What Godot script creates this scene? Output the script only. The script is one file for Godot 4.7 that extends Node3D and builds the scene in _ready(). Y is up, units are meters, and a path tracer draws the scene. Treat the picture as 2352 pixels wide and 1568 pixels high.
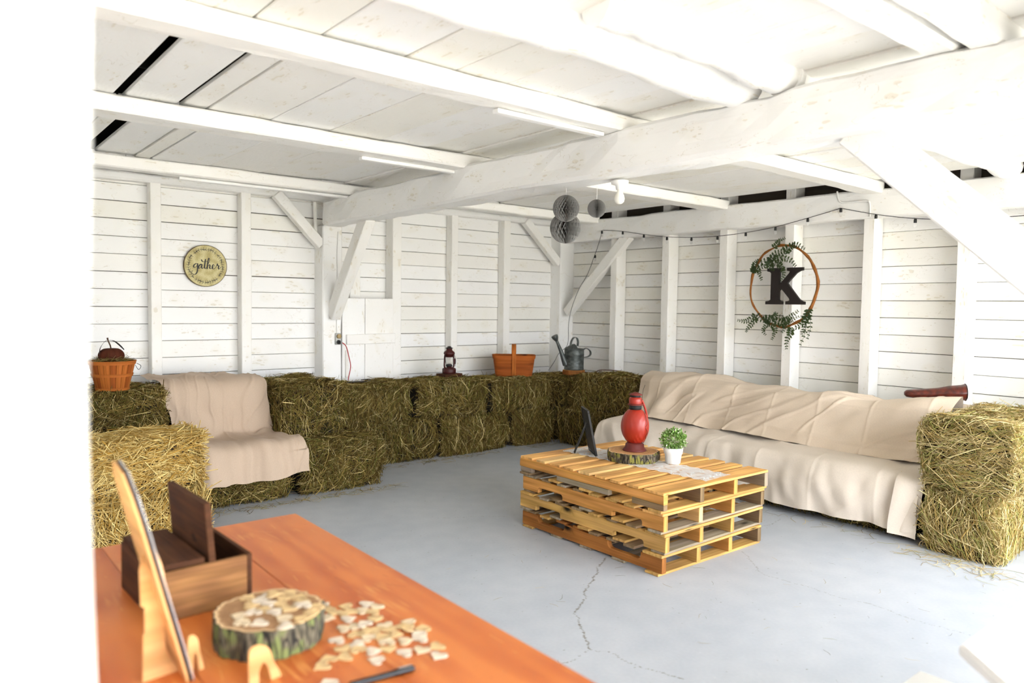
extends Node3D
# A whitewashed barn room with hay-bale seating, a stacked-pallet table and a painted table in front.
# World: x along the back wall (to the right), y up, -z towards the back wall. Metres.

var M := {}
var used := {}
var rng := RandomNumberGenerator.new()
var nz := FastNoiseLite.new()

const BACK := -6.86      # face of the back wall boards
const RIGHT := 6.43      # face of the right wall boards
const CEIL := 2.585

func _ready():
	rng.seed = 7
	nz.seed = 5; nz.noise_type = FastNoiseLite.TYPE_SIMPLEX_SMOOTH; nz.frequency = 1.0; nz.fractal_type = FastNoiseLite.FRACTAL_NONE
	setup_camera_and_light()
	make_materials()
	build_shell()
	build_ceiling()
	build_bales()
	build_cloths()
	build_pallets()
	build_pallet_top_things()
	build_wall_things()
	build_table()
	build_table_things()
	build_front_things()

# ------------------------------------------------------------------ camera and light
func setup_camera_and_light():
	var cam := Camera3D.new(); cam.name = "camera"
	cam.position = Vector3(0, 1.52, 0)
	cam.rotation = Vector3(-0.048747, -0.68465, 0.013551)
	cam.fov = rad_to_deg(2.0 * atan(784.0 / 1684.7))
	cam.near = 0.05; cam.far = 300.0
	var at := CameraAttributesPhysical.new()
	at.frustum_focal_length = 24.0 * 1684.7 / 1568.0
	at.frustum_focus_distance = 5.2
	at.exposure_aperture = 1.9
	at.frustum_near = 0.05; at.frustum_far = 300.0
	cam.attributes = at
	add_child(cam); cam.current = true
	var we := WorldEnvironment.new(); we.name = "environment"
	var e := Environment.new()
	e.background_mode = Environment.BG_SKY
	var sm := ProceduralSkyMaterial.new()
	sm.sky_top_color = Color(0.94, 0.965, 1.0)
	sm.sky_horizon_color = Color(0.74, 0.75, 0.77)
	sm.sky_curve = 0.25
	sm.ground_bottom_color = Color(0.62, 0.61, 0.58)
	sm.ground_horizon_color = Color(0.80, 0.80, 0.78)
	sm.sun_angle_max = 0.0
	sm.sky_energy_multiplier = 1.4
	var sk := Sky.new(); sk.sky_material = sm
	e.sky = sk
	e.tonemap_mode = Environment.TONE_MAPPER_LINEAR
	e.tonemap_exposure = 8.7
	e.sdfgi_enabled = true; e.ssao_enabled = true; e.ssil_enabled = true
	we.environment = e
	add_child(we)
	var sun := DirectionalLight3D.new(); sun.name = "sun"
	sun.light_energy = 0.4
	sun.light_color = Color(1.0, 0.96, 0.9)
	sun.light_angular_distance = 2.0
	sun.shadow_enabled = true
	sun.rotation_degrees = Vector3(-60, 72, 0)
	add_child(sun)

# ------------------------------------------------------------------ naming
func numbered(n):
	if not used.has(n):
		used[n] = 0
		return n
	used[n] += 1
	return "%s_%03d" % [n, used[n]]

func thing(called, label, category, at = Vector3.ZERO, turn = 0.0, group = ""):
	var o := Node3D.new(); o.name = numbered(called)
	add_child(o)
	o.position = at; o.rotation.y = turn
	tag(o, label, category, group)
	return o

func tag(o, label, category, group = "", kind = ""):
	if label: o.set_meta("label", label)
	if category: o.set_meta("category", category)
	if group: o.set_meta("group", group)
	if kind: o.set_meta("kind", kind)
	return o

func part(parent, called, mesh, mat, at = Vector3.ZERO, rot = Vector3.ZERO):
	var o := MeshInstance3D.new(); o.name = called
	o.mesh = mesh
	o.material_override = mat
	o.position = at; o.rotation = rot
	if parent == self:
		o.name = numbered(called)
	parent.add_child(o, true)
	return o

func structure(called):
	var o := Node3D.new(); o.name = called
	add_child(o); o.set_meta("kind", "structure")
	return o

# ------------------------------------------------------------------ mesh helpers
func S():
	var st := SurfaceTool.new()
	st.begin(Mesh.PRIMITIVE_TRIANGLES)
	return st

func tri(st, a, b, c, ua, ub, uc):
	st.set_uv(ua); st.add_vertex(a)
	st.set_uv(ub); st.add_vertex(b)
	st.set_uv(uc); st.add_vertex(c)

# polygon fan, turned outwards from cen
func fan(st, pts, cen, uvs):
	var n = (pts[1] - pts[0]).cross(pts[2] - pts[0])
	var mid = (pts[0] + pts[1] + pts[2]) / 3.0
	var flip = n.dot(mid - cen) > 0.0
	for i in range(1, pts.size() - 1):
		if flip: tri(st, pts[0], pts[i + 1], pts[i], uvs[0], uvs[i + 1], uvs[i])
		else: tri(st, pts[0], pts[i], pts[i + 1], uvs[0], uvs[i], uvs[i + 1])

func done(st, flat = false):
	st.generate_normals()
	return st.commit()

# chamfered box; u runs along its longest side, in metres
func box_into(st, size, xf = Transform3D(), b = 0.004, off = Vector2.ZERO):
	var h = size * 0.5
	b = min(b, min(h.x, min(h.y, h.z)) * 0.7)
	var la = 0
	if size.y > size.x and size.y >= size.z: la = 1
	elif size.z > size.x and size.z > size.y: la = 2
	var V = func(s, k):
		var v = Vector3(s.x * (h.x - b), s.y * (h.y - b), s.z * (h.z - b))
		v[k] = s[k] * h[k]
		return v
	var U = func(v, k):
		var o1 = (k + 1) % 3
		var o2 = (k + 2) % 3
		if k == la: return Vector2(v[o1], v[o2]) + off
		var o = o1 if o1 != la else o2
		return Vector2(v[la], v[o] + 0.31 * k) + off
	var cen = xf.origin
	st.set_smooth_group(-1)
	for k in 3:
		var i = (k + 1) % 3
		var j = (k + 2) % 3
		for s in [-1.0, 1.0]:
			var p = []; var uv = []
			for q in [[-1.0, -1.0], [1.0, -1.0], [1.0, 1.0], [-1.0, 1.0]]:
				var sg = Vector3(); sg[k] = s; sg[i] = q[0]; sg[j] = q[1]
				var v = V.call(sg, k)
				p.append(xf * v); uv.append(U.call(v, k))
			fan(st, p, cen, uv)
		# edges along k
		for a in [-1.0, 1.0]:
			for c in [-1.0, 1.0]:
				var p2 = []; var uv2 = []
				for q in [[-1.0, i], [1.0, i], [1.0, j], [-1.0, j]]:
					var sg = Vector3(); sg[k] = q[0]; sg[i] = a; sg[j] = c
					var v = V.call(sg, q[1])
					p2.append(xf * v); uv2.append(U.call(v, i))
				fan(st, p2, cen, uv2)
	for sx in [-1.0, 1.0]:
		for sy in [-1.0, 1.0]:
			for sz in [-1.0, 1.0]:
				var sg = Vector3(sx, sy, sz)
				var p3 = []; var uv3 = []
				for k in 3:
					var v = V.call(sg, k)
					p3.append(xf * v); uv3.append(U.call(v, la))
				fan(st, p3, cen, uv3)

func box_mesh(size, b = 0.004):
	var st = S()
	box_into(st, size, Transform3D(), b, Vector2(rng.randf() * 7.0, rng.randf() * 5.0))
	return done(st)

func board(parent, called, size, at, mat, rot = Vector3.ZERO, b = 0.004):
	return part(parent, called, box_mesh(size, b), mat, at, rot)

# board from p to q: w across (horizontal-ish), t deep, up = direction of t
func stick(parent, called, p, q, w, t, mat, up = Vector3.UP, b = 0.004):
	var d = q - p
	var x = d.normalized()
	var z = x.cross(up).normalized()
	var y = z.cross(x).normalized()
	var o = part(parent, called, box_mesh(Vector3(d.length(), t, w), b), mat)
	o.transform = Transform3D(Basis(x, y, z), (p + q) * 0.5)
	return o

# hewn beam: a rectangle swept from p to q with uneven faces
func hewn(parent, called, p, q, w, t, mat, amp = 0.008, sd = 0, up = Vector3.UP, seg = 0.11, c = 0.015):
	var d = q - p
	var L = d.length()
	var x = d.normalized()
	var z = x.cross(up).normalized()
	var y = z.cross(x).normalized()
	var n = max(2, int(L / seg))
	var ring = [Vector2(-w/2+c, -t/2), Vector2(-w*0.18, -t/2), Vector2(w*0.2, -t/2), Vector2(w/2-c, -t/2), Vector2(w/2, -t/2+c), Vector2(w/2, -t*0.15), Vector2(w/2, t*0.2), Vector2(w/2, t/2-c), Vector2(w/2-c, t/2), Vector2(-w/2+c, t/2), Vector2(-w/2, t/2-c), Vector2(-w/2, t*0.2), Vector2(-w/2, -t*0.15), Vector2(-w/2, -t/2+c)]
	var m = ring.size()
	var st = S()
	st.set_smooth_group(-1)
	var per = 2.0 * (w + t)
	var ps = []
	for i in n + 1:
		var u = float(i) / n * L
		var row = []
		for k in m:
			var r = ring[k]
			var g = nz.get_noise_3d(u * 1.1 + sd * 13.7, r.x * 3.0, r.y * 3.0) * amp * 1.4 + nz.get_noise_3d(u * 4.3 + sd * 3.1, r.x * 9.0 + 7.0, r.y * 9.0) * amp * 0.8
			row.append(p + x * u + z * r.x * (1.0 + g / (w * 0.5)) + y * r.y * (1.0 + g / (t * 0.5)))
		ps.append(row)
	var off = Vector2(rng.randf() * 5.0, rng.randf() * 5.0)
	for i in n:
		var cen = (ps[i][0] + ps[i + 1][int(m / 2)]) * 0.5
		cen = p + x * (i + 0.5) / n * L
		for k in m:
			var k2 = (k + 1) % m
			var u0 = float(i) / n * L; var u1 = float(i + 1) / n * L
			var v0 = per * k / m; var v1 = per * (k + 1) / m
			fan(st, [ps[i][k], ps[i + 1][k], ps[i + 1][k2], ps[i][k2]], cen, [Vector2(u0, v0) + off, Vector2(u1, v0) + off, Vector2(u1, v1) + off, Vector2(u0, v1) + off])
	for e in [0, n]:
		var uv = []
		for k in m: uv.append(ring[k] + off)
		fan(st, ps[e], (p + q) * 0.5, uv)
	return part(parent, called, done(st), mat)

# round tube along points
func tube_into(st, pts, rad, sides = 8, caps = true, smooth = 1):
	st.set_smooth_group(smooth)
	var rings = []
	var n = pts.size()
	var up = Vector3.UP
	var d0 = (pts[1] - pts[0]).normalized()
	if abs(d0.y) > 0.9: up = Vector3.RIGHT
	var xx = d0.cross(up).normalized()
	var lens = [0.0]
	for i in range(1, n): lens.append(lens[-1] + pts[i].distance_to(pts[i - 1]))
	for i in n:
		var d = (pts[min(i + 1, n - 1)] - pts[max(i - 1, 0)]).normalized()
		xx = (xx - d * xx.dot(d)).normalized()
		var yy = d.cross(xx).normalized()
		var r = rad[i] if rad is Array else rad
		var row = []
		for k in sides:
			var a = TAU * k / sides
			row.append(pts[i] + (xx * cos(a) + yy * sin(a)) * r)
		rings.append(row)
	for i in n - 1:
		for k in sides:
			var k2 = (k + 1) % sides
			fan(st, [rings[i][k], rings[i + 1][k], rings[i + 1][k2], rings[i][k2]], (pts[i] + pts[i + 1]) * 0.5, [Vector2(lens[i], float(k) / sides), Vector2(lens[i + 1], float(k) / sides), Vector2(lens[i + 1], float(k + 1) / sides), Vector2(lens[i], float(k + 1) / sides)])
	if caps:
		st.set_smooth_group(-1)
		for e in [0, n - 1]:
			var uv = []
			for k in sides: uv.append(Vector2.ZERO)
			var away = pts[1] if e == 0 else pts[n - 2]
			fan(st, rings[e], away, uv)

func tube(parent, called, pts, rad, mat, sides = 8, at = Vector3.ZERO):
	var st = S()
	tube_into(st, pts, rad, sides)
	return part(parent, called, done(st), mat, at)

# lathe: profile of Vector2(radius, y)
func lathe_into(st, prof, sides = 32, wob = 0.0, sd = 0.0, smooth = 1, sx = 1.0, sz = 1.0, xf = Transform3D()):
	var lens = [0.0]
	for i in range(1, prof.size()): lens.append(lens[-1] + prof[i].distance_to(prof[i - 1]))
	st.set_smooth_group(smooth)
	var P = func(i, k):
		var a = TAU * k / sides
		var r = prof[i].x
		if wob > 0.0: r *= 1.0 + wob * nz.get_noise_3d(cos(a) * 1.6 + sd, sin(a) * 1.6, prof[i].y * 4.0 + sd)
		return xf * Vector3(cos(a) * r * sx, prof[i].y, sin(a) * r * sz)
	for i in prof.size() - 1:
		for k in sides:
			var a = P.call(i, k); var b = P.call(i + 1, k); var c = P.call(i + 1, k + 1); var d = P.call(i, k + 1)
			var u0 = float(k) / sides; var u1 = float(k + 1) / sides
			# outward side is to the right of travel for profiles that run upwards
			if prof[i].x > 1e-6: tri(st, a, c, b, Vector2(u0, lens[i]), Vector2(u1, lens[i + 1]), Vector2(u0, lens[i + 1])) if prof[i + 1].x > 1e-6 else tri(st, a, d, b, Vector2(u0, lens[i]), Vector2(u1, lens[i]), Vector2(u0, lens[i + 1]))
			if prof[i + 1].x > 1e-6: tri(st, a, d, c, Vector2(u0, lens[i]), Vector2(u1, lens[i]), Vector2(u1, lens[i + 1])) if prof[i].x > 1e-6 else tri(st, a, c, b, Vector2(u0, lens[i]), Vector2(u1, lens[i + 1]), Vector2(u0, lens[i + 1]))

func lathe(parent, called, prof, mat, at = Vector3.ZERO, sides = 32, smooth = 1, sx = 1.0, sz = 1.0):
	var st = S()
	lathe_into(st, prof, sides, 0.0, 0.0, smooth, sx, sz)
	return part(parent, called, done(st), mat, at)

func bez(pts, per = 8):
	# Catmull-Rom through the points
	var out = []
	for i in pts.size() - 1:
		var p0 = pts[max(i - 1, 0)]; var p1 = pts[i]; var p2 = pts[i + 1]; var p3 = pts[min(i + 2, pts.size() - 1)]
		for k in per:
			var t = float(k) / per
			out.append(0.5 * ((2.0 * p1) + (p2 - p0) * t + (2.0 * p0 - 5.0 * p1 + 4.0 * p2 - p3) * t * t + (3.0 * p1 - p0 - 3.0 * p2 + p3) * t * t * t))
	out.append(pts[-1])
	return out

# surface from f(i,j)
func sheet(nu, nv, f, uvs = Vector2(1, 1)):
	var v = PackedVector3Array(); var uv = PackedVector2Array(); var idx = PackedInt32Array()
	for j in nv + 1:
		for i in nu + 1:
			v.append(f.call(float(i) / nu, float(j) / nv)); uv.append(Vector2(float(i) / nu * uvs.x, float(j) / nv * uvs.y))
	for j in nv:
		for i in nu:
			var a = j * (nu + 1) + i
			idx.append_array([a, a + 1, a + nu + 1, a + 1, a + nu + 2, a + nu + 1])
	var nrm = PackedVector3Array(); nrm.resize(v.size())
	for t in range(0, idx.size(), 3):
		var n = (v[idx[t + 2]] - v[idx[t]]).cross(v[idx[t + 1]] - v[idx[t]])
		for k in 3: nrm[idx[t + k]] += n
	for i in nrm.size(): nrm[i] = nrm[i].normalized()
	var ar = []; ar.resize(Mesh.ARRAY_MAX)
	ar[Mesh.ARRAY_VERTEX] = v; ar[Mesh.ARRAY_TEX_UV] = uv; ar[Mesh.ARRAY_INDEX] = idx; ar[Mesh.ARRAY_NORMAL] = nrm
	var am := ArrayMesh.new()
	am.add_surface_from_arrays(Mesh.PRIMITIVE_TRIANGLES, ar)
	return am

# outline in the xy plane, extruded along z by depth, with a small bevel
func extrude_into(st, poly, depth, bev = 0.0, xf = Transform3D(), holes = []):
	var pl = PackedVector2Array(poly)
	if Geometry2D.is_polygon_clockwise(pl): pl.reverse()
	var inner = pl
	if bev > 0.0:
		var o = Geometry2D.offset_polygon(pl, -bev, Geometry2D.JOIN_MITER)
		if o.size() == 1 and o[0].size() == pl.size():
			inner = o[0]
			if Geometry2D.is_polygon_clockwise(inner): inner.reverse()
			# line the two outlines up
			var best = 0; var bd = 1e9
			for i in inner.size():
				if inner[i].distance_to(pl[0]) < bd: bd = inner[i].distance_to(pl[0]); best = i
			var r = PackedVector2Array()
			for i in inner.size(): r.append(inner[(i + best) % inner.size()])
			inner = r
		else: bev = 0.0
	st.set_smooth_group(-1)
	var h = depth * 0.5
	var ids = Geometry2D.triangulate_polygon(inner)
	var W = func(p, z): return xf * Vector3(p.x, p.y, z)
	for t in range(0, ids.size(), 3):
		var a = inner[ids[t]]; var b = inner[ids[t + 1]]; var c = inner[ids[t + 2]]
		if (b - a).cross(c - a) < 0.0:
			var s = b; b = c; c = s
		tri(st, W.call(a, h), W.call(c, h), W.call(b, h), a, c, b)
		tri(st, W.call(a, -h), W.call(b, -h), W.call(c, -h), a, b, c)
	var n = pl.size()
	var lay = [[inner, h], [pl, h - bev], [pl, -h + bev], [inner, -h]]
	var u = 0.0
	for i in n:
		var j = (i + 1) % n
		var l = pl[i].distance_to(pl[j])
		for k in 3:
			if bev <= 0.0 and k != 1: continue
			var p = lay[k]; var q = lay[k + 1]
			var a = W.call(p[0][i], p[1]); var b = W.call(p[0][j], p[1]); var c = W.call(q[0][j], q[1]); var d = W.call(q[0][i], q[1])
			tri(st, a, b, c, Vector2(u, p[1]), Vector2(u + l, p[1]), Vector2(u + l, q[1]))
			tri(st, a, c, d, Vector2(u, p[1]), Vector2(u + l, q[1]), Vector2(u, q[1]))
		u += l

func extrude(parent, called, poly, depth, mat, bev = 0.0, at = Vector3.ZERO, rot = Vector3.ZERO):
	var st = S()
	extrude_into(st, poly, depth, bev)
	return part(parent, called, done(st), mat, at, rot)

# ------------------------------------------------------------------ materials
func mat(col, rough = 0.8, metal = 0.0):
	var m := StandardMaterial3D.new()
	m.albedo_color = col; m.roughness = rough; m.metallic = metal
	return m

func tex(img):
	return ImageTexture.create_from_image(img)

# noise that repeats along u
func loop_noise(u, v, ku, kv, sd):
	return nz.get_noise_3d(cos(TAU * u) * ku + sd * 17.3, sin(TAU * u) * ku + sd * 5.1, v * kv + sd)

func wood_image(w, h, sd, knots):
	var im := Image.create(w, h, false, Image.FORMAT_RGB8)
	var kn = []
	var r := RandomNumberGenerator.new(); r.seed = sd
	for k in knots: kn.append([r.randf(), r.randf(), r.randf_range(0.012, 0.03)])
	for y in h:
		var v = float(y) / h
		for x in w:
			var u = float(x) / w
			var warp = 0.0; var dark = 0.0
			for k in kn:
				var dx = (u - k[0]) * 2.2; var dy = v - k[1]
				var d = sqrt(dx * dx * 0.25 + dy * dy)
				if d < 0.16:
					warp += k[2] * 1.6 * exp(-d * d * 500.0) * sign(dy)
					dark += 0.75 * exp(-d * d / (k[2] * k[2]) * 1.2)
			var vv = v + warp
			var a = loop_noise(u, vv, 0.35, 26.0, sd)
			var b = loop_noise(u, vv, 1.1, 90.0, sd + 3)
			var c = loop_noise(u, v, 0.6, 5.0, sd + 9)
			var t = 0.83 + 0.09 * a + 0.05 * b + 0.12 * c - dark * 0.6
			t = clampf(t, 0.12, 1.0)
			im.set_pixel(x, y, Color(t, t * (0.985 + 0.02 * c), t * (0.96 + 0.05 * a)))
	return im

func make_materials():
	# whitewash: faint stains, flakes that follow the grain
	var w = 768; var h = 512
	var im := Image.create(w, h, false, Image.FORMAT_RGB8)
	var hm := Image.create(w, h, false, Image.FORMAT_RGB8)
	for y in h:
		var v = float(y) / h
		for x in w:
			var u = float(x) / w
			var a = loop_noise(u, v, 1.2, 7.0, 1)
			var b = loop_noise(u, v, 3.5, 60.0, 2)
			var c = loop_noise(u, v, 8.0, 40.0, 3)
			var flake = smoothstep(0.60, 0.68, b * 0.6 + a * 0.45 + c * 0.18)
			var st = smoothstep(0.25, 0.8, a)
			var col = Color(0.98, 0.976, 0.962).lerp(Color(0.958, 0.947, 0.915), st * 0.5)
			col = col.lerp(Color(0.87, 0.835, 0.76), flake * 0.5)
			var fine = abs(loop_noise(u, v, 2.2, 34.0, 8))
			var line = smoothstep(0.03, 0.0, fine) * smoothstep(0.1, 0.5, loop_noise(u, v, 1.6, 9.0, 11))
			col = col.lerp(Color(0.70, 0.65, 0.56), line * 0.45)
			im.set_pixel(x, y, col)
			var hh = 0.6 + 0.12 * b - flake * 0.4 - line * 0.5 + 0.06 * c
			hm.set_pixel(x, y, Color(hh, hh, hh))
	var wt = tex(im); var wh = tex(hm)
	var p = mat(Color(1, 1, 1), 0.55)
	p.albedo_texture = wt
	p.heightmap_enabled = true; p.heightmap_texture = wh; p.heightmap_scale = 0.22
	p.uv1_scale = Vector3(0.55, 0.8, 1)
	M.paint = p
	var p2 = p.duplicate(); p2.albedo_color = Color(0.995, 0.99, 0.98); p2.uv1_offset = Vector3(0.37, 0.21, 0); M.paint2 = p2
	var p3 = p.duplicate(); p3.albedo_color = Color(0.985, 0.98, 0.96); p3.uv1_offset = Vector3(0.71, 0.53, 0); M.paint3 = p3
	M.bare = mat(Color(0.34, 0.31, 0.27), 0.9)
	M.loft = mat(Color(0.25, 0.19, 0.14), 0.9)
	# wood
	var wd = tex(wood_image(640, 320, 4, 3)); var wd2 = tex(wood_image(640, 320, 21, 6))
	M.woodtex = wd; M.woodtex2 = wd2
	for a in [["gold", Color(0.90, 0.69, 0.42)], ["gold2", Color(0.83, 0.60, 0.33)], ["pale", Color(0.93, 0.77, 0.52)], ["grey", Color(0.62, 0.57, 0.49)], ["grey2", Color(0.55, 0.46, 0.35)], ["brown", Color(0.66, 0.43, 0.22)], ["tan", Color(0.80, 0.64, 0.38)], ["dark", Color(0.30, 0.185, 0.11)], ["boxwood", Color(0.56, 0.40, 0.25)], ["ply", Color(0.91, 0.71, 0.47)], ["splint", Color(0.64, 0.34, 0.13)], ["splint2", Color(0.74, 0.43, 0.18)]]:
		var m = mat(Color(a[1].r * 1.12, a[1].g * 1.12, a[1].b * 1.12), 0.75)
		m.albedo_texture = wd2 if a[0] in ["gold", "brown", "grey2", "boxwood", "tan"] else wd
		m.uv1_scale = Vector3(0.6, 1.3, 1)
		m.heightmap_enabled = true; m.heightmap_texture = m.albedo_texture; m.heightmap_scale = 0.12
		m.metallic_specular = 0.3
		M[a[0]] = m
	M.dark.uv1_scale = Vector3(1.6, 4, 1)
	M.ply.uv1_scale = Vector3(0.5, 0.7, 1)
	M.boxwood.uv1_scale = Vector3(1.9, 3.6, 1)
	make_floor_material()
	# orange table paint with scratches
	var oi := Image.create(1024, 512, false, Image.FORMAT_RGB8)
	for y in 512:
		for x in 1024:
			var u = x / 1024.0; var v = y / 512.0
			var a = loop_noise(u, v, 0.5, 16.0, 31)
			var b = loop_noise(u, v, 2.5, 60.0, 33)
			var c = loop_noise(u, v, 1.5, 3.0, 35)
			var col = Color(0.78, 0.45, 0.21).lerp(Color(0.68, 0.34, 0.14), clampf(0.4 + a * 0.6 + c * 0.4, 0, 1))
			col = col.lerp(Color(0.82, 0.56, 0.30), smoothstep(0.35, 0.9, b * 0.5 + c * 0.7) * 0.7)
			oi.set_pixel(x, y, col)
	var r := RandomNumberGenerator.new(); r.seed = 3
	for k in 260:
		var x0 = r.randf() * 1024; var y0 = r.randf() * 512; var an = r.randf_range(-0.25, 0.25) + (0.5 if r.randf() < 0.3 else 0.0); var ln = r.randf_range(3, 38) if r.randf() < 0.6 else r.randf_range(1, 5)
		var c2 = Color(0.90, 0.70, 0.42) if r.randf() < 0.75 else Color(0.42, 0.15, 0.07)
		var al = r.randf_range(0.2, 0.75)
		for s in int(ln):
			var xx = int(x0 + cos(an) * s) % 1024; var yy = posmod(int(y0 + sin(an) * s), 512)
			oi.set_pixel(xx, yy, oi.get_pixel(xx, yy).lerp(c2, al))
	M.orange = mat(Color(1, 1, 1), 0.42); M.orange.albedo_texture = tex(oi); M.orange.uv1_scale = Vector3(0.5, 1.1, 1)
	# hay on the bodies of the bales
	M.haytex = tex(hay_image(512, 17))
	for a in [["hay", Color(0.40, 0.31, 0.17)], ["haygold", Color(0.62, 0.48, 0.26)], ["straw", Color(0.66, 0.47, 0.22)]]:
		var m = mat(a[1], 0.95)
		m.albedo_texture = M.haytex; m.uv1_triplanar = true; m.uv1_scale = Vector3(2.6, 2.6, 2.6)
		m.heightmap_enabled = true; m.heightmap_texture = M.haytex; m.heightmap_scale = 1.2
		M[a[0]] = m
	M.strand = mat(Color(1, 1, 1), 0.95); M.strand.metallic_specular = 0.2; M.strand.vertex_color_use_as_albedo = true
	M.strand.backlight_enabled = true; M.strand.backlight = Color(0.3, 0.3, 0.3)
	# cloth with a fine weave and dyed flecks
	var ci := Image.create(256, 256, false, Image.FORMAT_RGB8); var ch := Image.create(256, 256, false, Image.FORMAT_RGB8)
	for y in 256:
		for x in 256:
			var n = nz.get_noise_2d(x * 0.9, y * 0.05) * 0.5 + nz.get_noise_2d(x * 0.05 + 50.0, y * 0.9) * 0.5
			var t = 1.0 + n * 0.05
			ci.set_pixel(x, y, Color(0.955 * t, 0.95 * t, 0.94 * t))
			var wv = 0.5 + 0.25 * sin(x * PI * 0.5) * sin(y * PI * 0.5) + 0.2 * n
			ch.set_pixel(x, y, Color(wv, wv, wv))
	var ct = tex(ci); var cht = tex(ch)
	for a in [["cloth", Color(0.89, 0.82, 0.735)], ["cloth2", Color(0.91, 0.86, 0.80)], ["cloth3", Color(0.78, 0.695, 0.61)]]:
		var m = mat(a[1], 0.9)
		m.albedo_texture = ct; m.uv1_scale = Vector3(5, 5, 1)
		m.heightmap_enabled = true; m.heightmap_texture = cht; m.heightmap_scale = 0.03
		m.rim_enabled = true; m.rim = 0.2
		M[a[0]] = m
	M.bark = mat(Color(1, 1, 1), 0.95); M.bark.albedo_texture = tex(bark_image(Color(0.27, 0.23, 0.17), Color(0.52, 0.50, 0.20))); M.bark.uv1_scale = Vector3(1, 8, 1)
	M.barkgreen = mat(Color(1, 1, 1), 0.95); M.barkgreen.albedo_texture = tex(bark_image(Color(0.27, 0.25, 0.19), Color(0.44, 0.48, 0.26))); M.barkgreen.uv1_scale = Vector3(1, 8, 1)
	M.endgrain = mat(Color(1, 1, 1), 0.8); M.endgrain.albedo_texture = tex(ring_image(Color(0.80, 0.60, 0.38), Color(0.62, 0.42, 0.24), 5))
	M.endgrain2 = mat(Color(1, 1, 1), 0.8); M.endgrain2.albedo_texture = tex(ring_image(Color(0.60, 0.45, 0.30), Color(0.46, 0.32, 0.19), 9))
	M.black = mat(Color(0.035, 0.034, 0.034), 0.5)
	M.blackgloss = mat(Color(0.03, 0.03, 0.04), 0.25)
	M.white = mat(Color(0.93, 0.925, 0.91), 0.4)
	M.whitegloss = mat(Color(0.93, 0.93, 0.92), 0.22)
	M.chalk = mat(Color(0.95, 0.95, 0.94), 0.6)

func make_floor_material():
	# painted concrete: mottled, with hairline and open cracks where they run; u = x / 8 , v = -z / 8
	var n = 1536
	var im := Image.create(n, n, false, Image.FORMAT_RGB8)
	for y in n:
		for x in n:
			var a = nz.get_noise_2d(x * 0.006, y * 0.006)
			var b = nz.get_noise_2d(x * 0.03 + 100.0, y * 0.03)
			var c = nz.get_noise_2d(x * 0.21 + 300.0, y * 0.21)
			var t = 0.5 + 0.35 * a + 0.25 * b + 0.14 * c
			var col = Color(0.67, 0.69, 0.715).lerp(Color(0.73, 0.742, 0.758), clampf(t, 0, 1))
			im.set_pixel(x, y, col)
	var cracks = [
		[1.6, [Vector2(3.244, -3.046), Vector2(3.036, -2.899), Vector2(2.82, -2.773), Vector2(2.632, -2.622), Vector2(2.515, -2.544), Vector2(2.428, -2.425), Vector2(2.363, -2.331), Vector2(2.301, -2.233)]],
		[1.3, [Vector2(2.301, -2.233), Vector2(2.185, -2.205), Vector2(2.079, -2.215), Vector2(1.9, -2.1)]],
		[1.4, [Vector2(2.303, -2.216), Vector2(2.35, -2.143), Vector2(2.342, -2.06), Vector2(2.35, -2.006), Vector2(2.42, -1.8)]],
		[1.1, [Vector2(3.997, -2.6), Vector2(3.854, -2.416), Vector2(3.745, -2.276), Vector2(3.781, -2.044), Vector2(3.768, -1.901), Vector2(3.81, -1.724), Vector2(3.792, -1.441), Vector2(3.821, -1.268), Vector2(3.9, -0.9)]],
		[1.2, [Vector2(4.538, -2.82), Vector2(4.66, -2.793), Vector2(4.858, -2.844)]],
		[1.0, [Vector2(2.9, -4.3), Vector2(3.1, -4.2), Vector2(3.3, -4.05)]]]
	var r := RandomNumberGenerator.new(); r.seed = 12
	var px = n / 8.0
	for c in cracks:
		var pts = c[1]
		var jag = Vector2.ZERO
		for i in pts.size() - 1:
			var steps = int(pts[i].distance_to(pts[i + 1]) * px)
			for s in steps:
				jag = jag * 0.9 + Vector2(r.randf_range(-1, 1), r.randf_range(-1, 1)) * 0.9
				var q = pts[i].lerp(pts[i + 1], float(s) / steps)
				var cx = q.x * px + jag.x; var cy = -q.y * px + jag.y
				var rr = c[0] * r.randf_range(0.2, 0.75)
				var al = 0.85 if r.randf() < 0.85 else 0.2
				for yy in range(int(cy - rr), int(cy + rr) + 2):
					for xx in range(int(cx - rr), int(cx + rr) + 2):
						if xx >= 0 and yy >= 0 and xx < n and yy < n and Vector2(xx - cx, yy - cy).length() <= rr:
							im.set_pixel(xx, yy, im.get_pixel(xx, yy).lerp(Color(0.42, 0.39, 0.35), al * (0.7 if c[0] > 1.5 else 0.4)))
	for k in 2600:
		var xx = r.randi_range(2, n - 3); var yy = r.randi_range(2, n - 3)
		var col = Color(0.78, 0.79, 0.80) if r.randf() < 0.5 else Color(0.42, 0.40, 0.35)
		im.set_pixel(xx, yy, im.get_pixel(xx, yy).lerp(col, r.randf_range(0.2, 0.7)))
		if r.randf() < 0.3: im.set_pixel(xx + 1, yy, im.get_pixel(xx + 1, yy).lerp(col, 0.5))
	M.floor = mat(Color(1, 1, 1), 0.55); M.floor.albedo_texture = tex(im)
	M.floor.uv1_triplanar = false

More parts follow.
